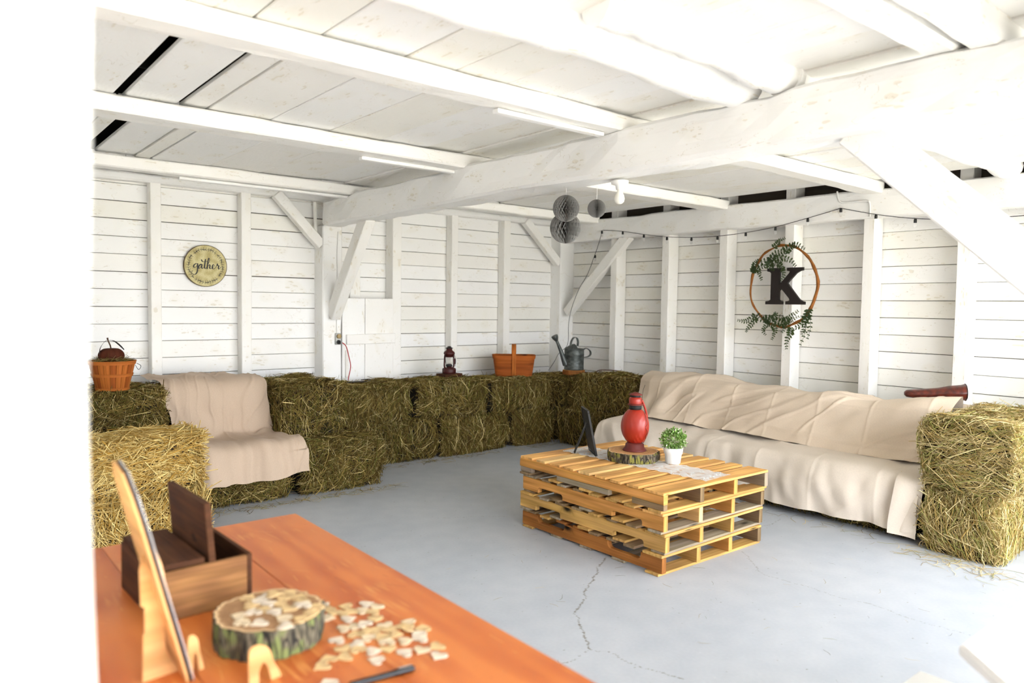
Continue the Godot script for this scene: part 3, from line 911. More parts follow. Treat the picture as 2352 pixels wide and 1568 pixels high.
func wrinkle(a, b, sd):
	# soft folds that run down and across, with a few sharper tucks
	var w = nz.get_noise_3d(a * 0.9, b * 0.9, sd)
	var f1 = nz.get_noise_3d(a * 2.3 + w * 0.5, b * 0.8 + w * 0.3, sd + 10.0)
	var f2 = nz.get_noise_3d(a * 1.1 - b * 1.4 + w, a * 0.5 + b * 0.5, sd + 20.0)
	var tk = 1.0 - abs(nz.get_noise_3d(a * 3.0 + b * 1.2 + w, b * 1.1, sd + 40.0)) * 5.0
	return 0.5 * f1 + 0.35 * f2 + 0.22 * max(tk, 0.0) * clampf(0.5 + w * 1.5, 0.0, 1.0) + 0.12 * nz.get_noise_3d(a * 6.0, b * 4.0, sd + 50.0)

func crease(x, step, wid):
	var d = abs(fposmod(x + step * 0.5, step) - step * 0.5)
	return exp(-d * d / (wid * wid))

func build_cloths():
	# small seat: one cloth from the wall over the back bale, the seat and down the front
	var pr = bez([Vector2(-6.66, .868), Vector2(-6.40, .885), Vector2(-6.15, .88), Vector2(-6.05, .80), Vector2(-6.03, .60), Vector2(-6.01, .47), Vector2(-5.93, .427), Vector2(-5.72, .435), Vector2(-5.50, .43), Vector2(-5.425, .37), Vector2(-5.40, .27), Vector2(-5.39, .19)], 6)
	var f = func(u, v):
		var p = along(pr, v)
		var l = lerpf(1.47, 1.58, smoothstep(0.35, 0.6, v)); var rgt = lerpf(2.285, 2.36, smoothstep(0.45, 0.62, v))
		l -= 0.02 * smoothstep(0.3, 0.05, v)
		var x = lerpf(l, rgt, u)
		var e = 0.001
		var p2 = along(pr, min(1.0, v + e)); var p1 = along(pr, max(0.0, v - e))
		var t = (p2 - p1).normalized()
		var n = Vector2(-t.y, t.x)
		var d = 0.022 + 0.045 * wrinkle(x * 1.5, v * 2.2, 4.0)
		var fall = smoothstep(0.70, 0.9, v)
		d += fall * (0.022 * nz.get_noise_2d(x * 5.5, 2.0 + v) + 0.012 * nz.get_noise_2d(x * 12.0, 7.0) + 0.014)
		d += 0.010 * exp(-pow((u - 0.08) / 0.03, 2.0)) * smoothstep(0.6, 0.5, v)
		d += 0.006 * crease(x - 0.12, 0.36, 0.006)
		var q = Vector3(x + 0.012 * nz.get_noise_2d(v * 8.0, u * 3.0), p.y, p.x) + Vector3(0, n.y, n.x) * d
		if v > 0.9: q.y += 0.022 * nz.get_noise_2d(x * 5.0, 3.0) + (u - 0.5) * 0.02
		# right side slumps over the rim of the seat bale
		if u > 0.9 and v > 0.55 and v < 0.8: q.y -= 0.05 * smoothstep(0.9, 1.0, u)
		return q
	var o = part(self, "seat_cloth", sheet(110, 150, f, Vector2(0.8, 1.6)), M.cloth3)
	tag(o, "small tan cloth draped over the hay seat below the round wall sign", "cloth")
	# long seat: separate cloths for the back and for the seat
	var pb = bez([Vector2(6.19, .80), Vector2(6.0, .83), Vector2(5.76, .845), Vector2(5.60, .81), Vector2(5.545, .66), Vector2(5.49, .52), Vector2(5.455, .455)], 7)
	var fb = func(u, v):
		var z = lerpf(-4.84, -1.995, u)
		var p = along(pb, v)
		var p2 = along(pb, min(1.0, v + 0.001)); var p1 = along(pb, max(0.0, v - 0.001))
		var t = (p2 - p1).normalized()
		var n = Vector2(t.y, -t.x)
		if n.x > 0.0: n = -n
		var wv = wrinkle(z + v * 0.9, v * 1.1 - z * 0.25, 11.0)
		var d = 0.024 + 0.060 * wv * smoothstep(0.0, 0.25, v)
		d += 0.005 * crease(z + 0.1 + v * 0.05, 0.40, 0.009) + 0.005 * crease(v - 0.62 + 0.02 * sin(z * 3.0), 0.28, 0.010)
		var y = p.y + n.y * d; var x = p.x + n.x * d
		# the top line rises and dips over the bales
		var topf = smoothstep(0.75, 0.2, v)
		y += topf * (0.035 * sin((z + 4.9) * 2.3) + 0.02 * nz.get_noise_2d(z * 2.0, 9.0))
		x += -0.05 * smoothstep(0.55, 1.0, v) * (0.5 + 0.5 * sin(z * 2.2 + 1.0))
		if u < 0.06: x = lerpf(x, x + 0.06, 1.0 - u / 0.06)
		return Vector3(x, y, z)
	o = part(self, "backrest_cloth", sheet(300, 90, fb, Vector2(2.85, 1.1)), M.cloth)
	tag(o, "long cream cloth draped as backrest over the bales below the wreath", "cloth")
	var ps = bez([Vector2(5.56, .455), Vector2(5.40, .43), Vector2(5.22, .425), Vector2(5.11, .40), Vector2(5.075, .30), Vector2(5.065, .15), Vector2(5.06, .055)], 7)
	var fs = func(u, v):
		var z = lerpf(-5.06, -1.975, u)
		var p = along(ps, v)
		var p2 = along(ps, min(1.0, v + 0.001)); var p1 = along(ps, max(0.0, v - 0.001))
		var t = (p2 - p1).normalized()
		var n = Vector2(t.y, -t.x)
		if n.x > 0.0: n = -n
		if n.y < 0.0: n.y = abs(n.y)
		var wv = wrinkle(z - v * 0.3, v * 1.0, 23.0)
		var d = 0.016 + 0.026 * wv
		var fall = smoothstep(0.45, 0.8, v)
		d += fall * (0.034 * nz.get_noise_2d(z * 3.1 + v * 0.8, 1.0 + v * 0.9) + 0.010 * nz.get_noise_2d(z * 7.0 - v, 4.0 + v * 2.0) + 0.022)
		d += 0.004 * crease(z - 0.05, 0.46, 0.008)
		var x = p.x + n.x * d; var y = p.y + n.y * d
		# the far end hangs down over the last bale
		var zz = z
		if z < -4.90:
			var k = (-4.90 - z) / 0.16
			zz = -4.905 - 0.03 * min(k, 1.0)
			y -= 0.30 * k
			y = max(y, 0.03)
		y += smoothstep(0.93, 1.0, v) * (0.015 * nz.get_noise_2d(z * 3.0, 7.0) + 0.012)
		return Vector3(x, y, zz)
	o = part(self, "seat_cloth", sheet(300, 80, fs, Vector2(3.05, 0.95)), M.cloth2)
	tag(o, "long white cloth over the seat bales facing the pallet table", "cloth")
	var ff = func(u, v):
		var z = lerpf(-2.13, -1.965, u)
		var p = along(ps, lerpf(0.42, 1.0, v))
		return Vector3(p.x - 0.060 - 0.012 * sin(u * 4.0 + v * 2.0) + 0.02 * u, p.y + 0.014 - 0.035 * v * (0.6 + u * 0.4), z + 0.012 * sin(v * 5.0))
	part(o, "folded_corner", sheet(14, 30, ff, Vector2(0.16, 0.55)), M.cloth2)

# ------------------------------------------------------------------ pallets
func stringer_outline(l, h, side):
	# side -1: notches from below, +1: from above, 0: none
	var o = []
	var arc = func(cx, cy, r, a0, a1):
		for k in 5:
			var a = lerpf(a0, a1, k / 4.0)
			o.append(Vector2(cx + cos(a) * r, cy + sin(a) * r))
	var d = 0.036; var r = 0.018
	var b = -h / 2; var t = h / 2
	o.append(Vector2(-l / 2, b))
	if side < 0:
		for s in [[-l / 2 + 0.16, -l / 2 + 0.40], [l / 2 - 0.40, l / 2 - 0.16]]:
			o.append(Vector2(s[0], b)); arc.call(s[0] + r, b + d - r, r, PI, PI / 2); arc.call(s[1] - r, b + d - r, r, PI / 2, 0.0); o.append(Vector2(s[1], b))
	o.append(Vector2(l / 2, b)); o.append(Vector2(l / 2, t))
	if side > 0:
		for s in [[l / 2 - 0.16, l / 2 - 0.42], [-l / 2 + 0.42, -l / 2 + 0.16]]:
			o.append(Vector2(s[0], t)); arc.call(s[0] - r * 1.5, t - d * 1.25 + r * 1.5, r * 1.5, 0.0, -PI / 2); arc.call(s[1] + r * 1.5, t - d * 1.25 + r * 1.5, r * 1.5, -PI / 2, -PI); o.append(Vector2(s[1], t))
	o.append(Vector2(-l / 2, t))
	return o

func build_pallets():
	var defs = [
		{"y": 0.0, "x": 3.745, "z": -3.222, "w": 1.0, "l": 1.225, "turn": 0.0, "notch": 1, "deck": ["grey2", "brown", "tan"], "str": ["brown", "tan", "gold2", "grey2"], "label": "bottom pallet of the stack, reddish stringer notched from above"},
		{"y": 0.12, "x": 3.75, "z": -3.235, "w": 1.0, "l": 1.26, "turn": 0.012, "notch": -1, "deck": ["grey", "grey2", "tan"], "str": ["tan", "gold2", "tan", "grey2"], "label": "second pallet from the floor, scuffed pale stringer"},
		{"y": 0.24, "x": 3.757, "z": -3.225, "w": 1.01, "l": 1.24, "turn": -0.006, "notch": -1, "deck": ["grey", "grey2", "tan"], "str": ["gold2", "pale", "gold2", "grey2"], "label": "third pallet from the floor, golden notched stringer"},
		{"y": 0.36, "x": 3.765, "z": -3.235, "w": 1.04, "l": 1.275, "turn": -0.012, "notch": 0, "deck": ["gold", "pale", "gold"], "str": ["gold2", "grey2", "gold2", "grey"], "label": "top pallet with fresh yellow deck boards, carrying the lantern"}]
	var th = 0.0155; var sh = 0.119 - 2 * th
	for pi in 4:
		var d = defs[pi]
		var o = thing("pallet", d.label, "pallet", Vector3(d.x, d.y, d.z), d.turn, "stacked wooden pallets")
		var top = pi == 3
		# stringers along z, at four places across x
		for k in 4:
			var x = -d.w / 2 + 0.02 + k * (d.w - 0.04) / 3.0
			if top and k == 0:
				hewn(o, "stringer", Vector3(x, th + sh - 0.026, -d.l / 2), Vector3(x, th + sh - 0.026, d.l / 2), 0.036, 0.052, M.gold2, 0.0015, 91, Vector3.UP, 0.15, 0.003)
				board(o, "spacer_block", Vector3(0.034, sh - 0.053, 0.115), Vector3(x + 0.002, th + (sh - 0.053) / 2, -d.l / 2 + 0.06), M.grey, Vector3.ZERO, 0.002)
				board(o, "spacer_block", Vector3(0.034, sh - 0.053, 0.47), Vector3(x + 0.004, th + (sh - 0.053) / 2, -0.03), M.grey, Vector3.ZERO, 0.002)
				board(o, "spacer_block", Vector3(0.034, sh - 0.053, 0.24), Vector3(x + 0.003, th + (sh - 0.053) / 2, d.l / 2 - 0.122), M.grey2, Vector3.ZERO, 0.002)
				continue
			var st = S()
			extrude_into(st, stringer_outline(d.l, sh, 0 if top else d.notch), 0.037, 0.002)
			part(o, "stringer", done(st), M[d.str[k]], Vector3(x, th + sh / 2, 0), Vector3(0, -PI / 2, 0))
		# deck boards along x
		var n = 9 if top else 8
		var z = -d.l / 2
		var ws = []
		var sum = 0.0
		for k in n:
			var w = 0.094 if top else 0.085
			if k == 0: w = 0.13
			if k == n - 1: w = 0.145
			w *= rng.randf_range(0.95, 1.06)
			ws.append(w); sum += w
		var gap = (d.l - sum) / (n - 1)
		for k in n:
			var jut = rng.randf_range(-0.006, 0.012) if not top else rng.randf_range(-0.012, 0.002)
			board(o, "deck_board", Vector3(d.w + jut, th, ws[k]), Vector3(-jut * 0.5 if not top else jut * -0.5 + 0.0, 0.119 - th / 2 + 0.0003, z + ws[k] / 2), M[d.deck[rng.randi() % 3]] if not (k == n - 1 and not top) else M[["tan", "tan", "gold", "gold"][pi]], Vector3(0, rng.randf_range(-0.006, 0.006), 0), 0.0025)
			z += ws[k] + gap
		# bottom boards
		for k in 5:
			var zz = lerpf(-d.l / 2 + 0.06, d.l / 2 - 0.06, k / 4.0)
			var jut = rng.randf_range(-0.004, 0.02)
			board(o, "bottom_board", Vector3(d.w + jut, th - 0.0006, 0.10), Vector3(-jut / 2, th / 2, zz), M[["grey", "grey2", "tan"][rng.randi() % 3]], Vector3(0, rng.randf_range(-0.01, 0.01), 0), 0.0025)

# ------------------------------------------------------------------ things on the pallets
func slice_profile_mesh(r, h, sd, sides = 72):
	# bark wall with furrows, [wall mesh, top mesh]
	var R = func(a, y):
		var g = 1.0 + 0.05 * nz.get_noise_2d(cos(a) * 1.3 + sd, sin(a) * 1.3) + 0.035 * nz.get_noise_3d(cos(a) * 9.0 + sd, sin(a) * 9.0, y * 12.0) + 0.02 * sin(a * 23.0 + 3.0 * nz.get_noise_2d(a * 2.0, sd)) - 0.012 * pow(abs(y / h * 2.0 - 1.0), 4.0)
		return r * g
	var st = S(); st.set_smooth_group(1)
	var rows = 6
	for i in rows:
		for k in sides:
			var p = []; var uv = []
			for q in [[k, i], [k + 1, i], [k + 1, i + 1], [k, i + 1]]:
				var a = TAU * q[0] / sides; var y = h * q[1] / rows
				var rr = R.call(TAU * (q[0] % sides) / sides, y)
				p.append(Vector3(cos(a) * rr, y, sin(a) * rr)); uv.append(Vector2(float(q[0]) / sides, y))
			fan(st, p, Vector3(0, h / 2, 0), uv)
	var wall = done(st)
	st = S(); st.set_smooth_group(-1)
	for k in sides:
		var p = [Vector3(0, h, 0)]; var uv = [Vector2(0.5, 0.5)]
		for q in [k, k + 1]:
			var a = TAU * q / sides
			var rr = R.call(TAU * (q % sides) / sides, h) * 0.985
			p.append(Vector3(cos(a) * rr, h, sin(a) * rr)); uv.append(Vector2(0.5 + 0.47 * cos(a), 0.5 + 0.47 * sin(a)))
		fan(st, p, Vector3(0, h - 0.01, 0), uv)
	st.set_smooth_group(2)
	for k in sides:
		var p = []
		for q in [[k, 1.0, h], [k + 1, 1.0, h], [k + 1, 0.985, h], [k, 0.985, h]]: pass
	return [wall, done(st)]

func wood_slice(label, at, r, h, sd, bark, grain, turn = 0.0, group = ""):
	var o = thing("wood_slice", label, "wood slice", at, turn, group)
	var m = slice_profile_mesh(r, h, sd)
	part(o, "bark", m[0], bark)
	part(o, "cut_face", m[1], grain, Vector3(0, 0.0005, 0))
	return o

func build_pallet_top_things():
	var Y = 0.4797
	# lace runner: threads left standing around its holes
	var st = S(); st.set_smooth_group(-1)
	var nx = 70; var ny = 270
	var W = 0.29; var L = 1.19
	for j in ny:
		for i in nx:
			var u = (i + 0.5) / nx * 2.0 - 1.0; var v = (j + 0.5) / ny * L
			var edge = 0.93 + 0.06 * sin(v * 75.0)
			if abs(u) > edge: continue
			var px = u * W / 2
			var fl = Vector2(fposmod(v, 0.12) - 0.06, fposmod(px + 0.035, 0.07) - 0.035)
			var an = fl.angle(); var rd = fl.length()
			var petal = rd < 0.017 + 0.011 * cos(an * 5.0)
			var net = (i + j) % 2 == 0 or j % 3 == 0
			var hole = (not petal) and (not net) or (rd < 0.005)
			if abs(u) > edge - 0.14: hole = (i + j) % 3 == 0 and abs(u) < edge - 0.05
			if nz.get_noise_2d(v * 18.0, px * 18.0) > 0.52: hole = (i + j * 2) % 3 != 0
			if hole: continue
			var x0 = px - W / nx / 2; var x1 = x0 + W / nx; var z0 = v - L / ny / 2; var z1 = z0 + L / ny
			fan(st, [Vector3(x0, 0, z0), Vector3(x1, 0, z0), Vector3(x1, 0, z1), Vector3(x0, 0, z1)], Vector3(px, -1, v), [Vector2.ZERO, Vector2.ZERO, Vector2.ZERO, Vector2.ZERO])
	var o = part(self, "lace_runner", done(st), M.chalk, Vector3(3.745, Y + 0.0012, -3.835), Vector3(0, 0.06, 0))
	tag(o, "white lace runner laid lengthways on the top pallet", "table runner")
	# slice and red lantern
	wood_slice("thick bark-edged wood slice under the bright red lantern", Vector3(3.80, Y + 0.002, -3.33), 0.175, 0.062, 3.0, M.bark, M.endgrain)
	red_lantern(Vector3(3.80, Y + 0.0650, -3.315))
	# potted plant
	o = thing("potted_plant", "small white pot of green and white artificial boxwood on the lace", "plant", Vector3(3.925, Y + 0.002, -3.085))
	lathe(o, "pot", [Vector2(0, 0), Vector2(0.046, 0), Vector2(0.049, 0.003), Vector2(0.056, 0.062), Vector2(0.061, 0.066), Vector2(0.065, 0.104), Vector2(0.064, 0.107), Vector2(0.060, 0.106), Vector2(0.057, 0.09), Vector2(0, 0.088)], M.white, Vector3.ZERO, 40)
	var leaf = S(); leaf.set_smooth_group(1)
	var lp = [Vector3(0, 0, 0), Vector3(0.4, 0.05, 0.35), Vector3(0.32, 0.0, 0.75), Vector3(0, -0.05, 1.0), Vector3(-0.32, 0.0, 0.75), Vector3(-0.4, 0.05, 0.35)]
	fan(leaf, lp, Vector3(0, -5, 0.5), [Vector2.ZERO, Vector2.ZERO, Vector2.ZERO, Vector2.ZERO, Vector2.ZERO, Vector2.ZERO])
	var leafm = done(leaf)
	var r := RandomNumberGenerator.new(); r.seed = 5
	var mm := MultiMesh.new(); mm.transform_format = MultiMesh.TRANSFORM_3D; mm.use_colors = true; mm.mesh = leafm
	mm.instance_count = 1500
	for k in 1500:
		var d = Vector3(r.randfn(), r.randfn() + 0.25, r.randfn()).normalized()
		var rad = r.randf_range(0.045, 0.085) * (1.0 + 0.1 * nz.get_noise_3d(d.x * 3, d.y * 3, d.z * 3))
		var p = Vector3(0, 0.158, 0) + d * rad * Vector3(1.0, 0.92, 1.0)
		if p.y < 0.108: p.y = 0.108 + r.randf() * 0.02
		var f = (d + Vector3(r.randfn(), r.randfn(), r.randfn()) * 0.5).normalized()
		var sx = f.cross(Vector3(r.randfn(), r.randfn(), r.randfn())).normalized(); var up = f.cross(sx).normalized()
		var s = r.randf_range(0.009, 0.016)
		mm.set_instance_transform(k, Transform3D(Basis(sx * s, up * s, f * s), p))
		var c = Color(0.10, 0.22, 0.03).lerp(Color(0.27, 0.44, 0.10), r.randf())
		if rad > 0.074 and r.randf() < 0.30: c = Color(0.70, 0.74, 0.52)
		mm.set_instance_color(k, c)
	var mi := MultiMeshInstance3D.new(); mi.name = "foliage"; mi.multimesh = mm; M.leafy = mat(Color(1, 1, 1), 0.5); M.leafy.vertex_color_use_as_albedo = true; M.leafy.backlight_enabled = true; M.leafy.backlight = Color(0.5, 0.5, 0.5); mi.material_override = M.leafy
	mi.set_meta("kind", "stuff"); o.add_child(mi)
	# picture frame seen from behind
	o = thing("picture_frame", "black picture frame seen from behind on its easel back, on the pallet", "picture frame", Vector3(3.72, Y + 0.004, -3.63), 0.0)
	# local x runs along the frame, local z is its front
	o.rotation.y = atan2(0.83, 0.55)
	var lean = -0.20

	var rot = Vector3(lean, 0, 0)
	var fw = 0.235; var fh = 0.325
	var bs = Basis.from_euler(rot)
	for e in [[Vector3(fw, 0.02, 0.016), Vector3(0, 0.01, 0)], [Vector3(fw, 0.02, 0.016), Vector3(0, fh - 0.01, 0)], [Vector3(0.02, fh - 0.04, 0.016), Vector3(-fw / 2 + 0.01, fh / 2, 0)], [Vector3(0.02, fh - 0.04, 0.016), Vector3(fw / 2 - 0.01, fh / 2, 0)]]:
		board(o, "frame_rail", e[0], bs * e[1], M.black, rot, 0.002)
	board(o, "backing", Vector3(fw - 0.038, fh - 0.038, 0.006), bs * Vector3(0, fh / 2, -0.002), M.black, rot, 0.001)
	board(o, "glass", Vector3(fw - 0.038, fh - 0.038, 0.003), bs * Vector3(0, fh / 2, 0.004), M.whitegloss, rot, 0.001)
	stick(o, "easel_strut", bs * Vector3(0, fh * 0.68, -0.008), Vector3(0.0, 0.002, -0.135), 0.045, 0.005, M.black, Vector3(0, 1, -1).normalized(), 0.001)


func red_lantern(at):
	var o = thing("barn_lantern", "bright red ribbed barn lantern with rusty base on the pallet table", "lantern", at, -1.35)
	var red = mat(Color(0.61, 0.135, 0.05), 0.36); red.clearcoat_enabled = true; red.clearcoat = 0.3
	var rust = mat(Color(0.36, 0.10, 0.07), 0.6)
	var rim = mat(Color(0.42, 0.13, 0.08), 0.65)
	var soot = mat(Color(0.07, 0.06, 0.055), 0.7)
	lathe(o, "base", [Vector2(0, 0), Vector2(0.078, 0), Vector2(0.082, 0.004), Vector2(0.076, 0.012), Vector2(0.066, 0.022), Vector2(0.062, 0.046), Vector2(0.050, 0.056), Vector2(0, 0.058)], rust, Vector3.ZERO, 36)
	# flattened reflector shield: a ribbed disc standing upright, as seen from its back
	var st = S(); st.set_smooth_group(1)
	var nu = 44; var nv = 60
	var P = func(u, v):
		var a = u * TAU
		var y = 0.045 + v * 0.245
		var s = sqrt(max(0.0, 1.0 - pow((v - 0.5) * 2.0, 2.0) * 0.93))
		var rib = 1.0
		var c = cos(a); var d = sin(a)
		var x = c * 0.098 * s
		var z = d * 0.085 * s
		if d > -0.2:
			rib = 1.0 + 0.045 * sin((x / 0.098 + 0.18 * sin(v * PI)) * 26.0) * clampf(d * 3.0, 0, 1)
		return Vector3(x * (1.0 + (rib - 1.0) * 0.2), y, z * rib)
	for i in nu:
		for j in nv:
			var u0 = float(i) / nu; var u1 = float(i + 1) / nu; var v0 = float(j) / nv; var v1 = float(j + 1) / nv
			fan(st, [P.call(u0, v0), P.call(u1, v0), P.call(u1, v1), P.call(u0, v1)], Vector3(0, 0.17, 0), [Vector2(u0, v0), Vector2(u1, v0), Vector2(u1, v1), Vector2(u0, v1)])
	part(o, "ribbed_globe", done(st), red)
	lathe(o, "collar", [Vector2(0.0, 0.282), Vector2(0.041, 0.282), Vector2(0.042, 0.300), Vector2(0.039, 0.318), Vector2(0, 0.318)], soot, Vector3.ZERO, 28)
	var br = lathe(o, "brim", [Vector2(0, 0.315), Vector2(0.052, 0.312), Vector2(0.055, 0.315), Vector2(0.046, 0.322), Vector2(0, 0.322)], rim, Vector3.ZERO, 32)
	lathe(o, "chimney", [Vector2(0.042, 0.32), Vector2(0.045, 0.34), Vector2(0.043, 0.358), Vector2(0.035, 0.366), Vector2(0, 0.367)], red, Vector3.ZERO, 28)
	lathe(o, "vent_ring", [Vector2(0.034, 0.365), Vector2(0.034, 0.382), Vector2(0, 0.383)], soot, Vector3.ZERO, 24)
	lathe(o, "cap", [Vector2(0, 0.380), Vector2(0.044, 0.380), Vector2(0.046, 0.384), Vector2(0.028, 0.392), Vector2(0.012, 0.398), Vector2(0, 0.399)], rim, Vector3.ZERO, 28)
	for s in [-1.0, 1.0]:
		tube(o, "side_tube", bez([Vector3(s * 0.030, 0.05, -0.060), Vector3(s * 0.045, 0.12, -0.090), Vector3(s * 0.045, 0.25, -0.075), Vector3(s * 0.030, 0.345, -0.035)], 6), 0.0075, red if s > 0 else rust, 10)
	tube(o, "bail_wire", bez([Vector3(0.066, 0.28, 0.0), Vector3(0.10, 0.20, 0.02), Vector3(0.092, 0.17, 0.025), Vector3(0.105, 0.14, 0.02), Vector3(0.092, 0.11, 0.02), Vector3(0.082, 0.09, 0.0)], 6), 0.0013, soot, 6)
	tube(o, "bail_wire", bez([Vector3(0.042, 0.335, 0.0), Vector3(0.055, 0.37, 0.01), Vector3(0.062, 0.42, 0.012), Vector3(0.075, 0.455, 0.01)], 6), 0.0013, soot, 6)

# ------------------------------------------------------------------ things at the walls and on the bales
func build_wall_things():
	sign_gather()
	wreath()
	string_lights()
	honeycombs()
	# ceiling bulb
	var o = thing("ceiling_bulb", "bare white bulb in a porcelain socket under the tie beam", "light bulb", Vector3(3.24, 2.262, -2.985))
	var sc = lathe(o, "socket", [Vector2(0.0, 0), Vector2(0.052, 0), Vector2(0.05, -0.018), Vector2(0.026, -0.026), Vector2(0.021, -0.05), Vector2(0, -0.05)], M.white, Vector3.ZERO, 28)
	var opal = mat(Color(0.92, 0.91, 0.87), 0.3)
	lathe(sc, "bulb", [Vector2(0.0, -0.044), Vector2(0.0135, -0.044), Vector2(0.015, -0.062), Vector2(0.027, -0.085), Vector2(0.031, -0.103), Vector2(0.027, -0.122), Vector2(0.014, -0.134), Vector2(0, -0.137)], opal, Vector3.ZERO, 28)
	# outlet with cords
	o = thing("wall_outlet", "grey outlet box with a plug and red cord on the white post", "outlet", Vector3(3.235, 1.17, -6.679))
	M.steel = mat(Color(0.62, 0.62, 0.60), 0.4, 0.6)
	board(o, "plate", Vector3(0.062, 0.112, 0.012), Vector3(0, 0, 0.004), M.steel, Vector3.ZERO, 0.004)
	var beige = mat(Color(0.72, 0.62, 0.43), 0.5)
	var st = S(); lathe_into(st, [Vector2(0, 0), Vector2(0.022, 0), Vector2(0.022, 0.018), Vector2(0.018, 0.022), Vector2(0, 0.022)], 24)
	part(o, "timer_plug", done(st), beige, Vector3(0.006, 0.026, 0.011), Vector3(PI / 2, 0, 0))
	st = S(); lathe_into(st, [Vector2(0, 0), Vector2(0.02, 0), Vector2(0.017, 0.03), Vector2(0.008, 0.045), Vector2(0, 0.045)], 20)
	part(o, "black_plug", done(st), M.black, Vector3(0.006, -0.028, 0.011), Vector3(PI / 2 + 0.3, 0, 0.3))
	var redm = mat(Color(0.68, 0.10, 0.10), 0.45)
	var c = tube(self, "extension_cord", bez([Vector3(3.257, 1.135, -6.628), Vector3(3.29, 1.10, -6.61), Vector3(3.32, 1.0, -6.61), Vector3(3.335, 0.9, -6.60), Vector3(3.31, 0.80, -6.59), Vector3(3.29, 0.772, -6.56)], 8), 0.0045, redm, 8)
	tag(c, "thin red extension cord dropping from the outlet to the bale", "cord")
	c = tube(self, "cable", bez([Vector3(3.225, 1.225, -6.673), Vector3(3.222, 1.4, -6.674), Vector3(3.23, 1.7, -6.672), Vector3(3.225, 2.0, -6.672), Vector3(3.235, 2.22, -6.672)], 6), 0.0035, M.white, 6)
	tag(c, "thin white cable running up the white post from the outlet", "cable")
	c = tube(self, "cable", bez([Vector3(3.16, 0.768, -6.35), Vector3(3.25, 0.775, -6.33), Vector3(3.38, 0.77, -6.34), Vector3(3.45, 0.782, -6.42), Vector3(3.38, 0.775, -6.47)], 6), 0.005, M.black, 6)
	tag(c, "short dark cord lying on the bale before the hatch", "cable")
	dark_lantern(Vector3(4.345, 0.767, -6.36))
	splint_basket(Vector3(5.205, 0.737, -6.34))
	watering_can()
	bushel()
	boot()

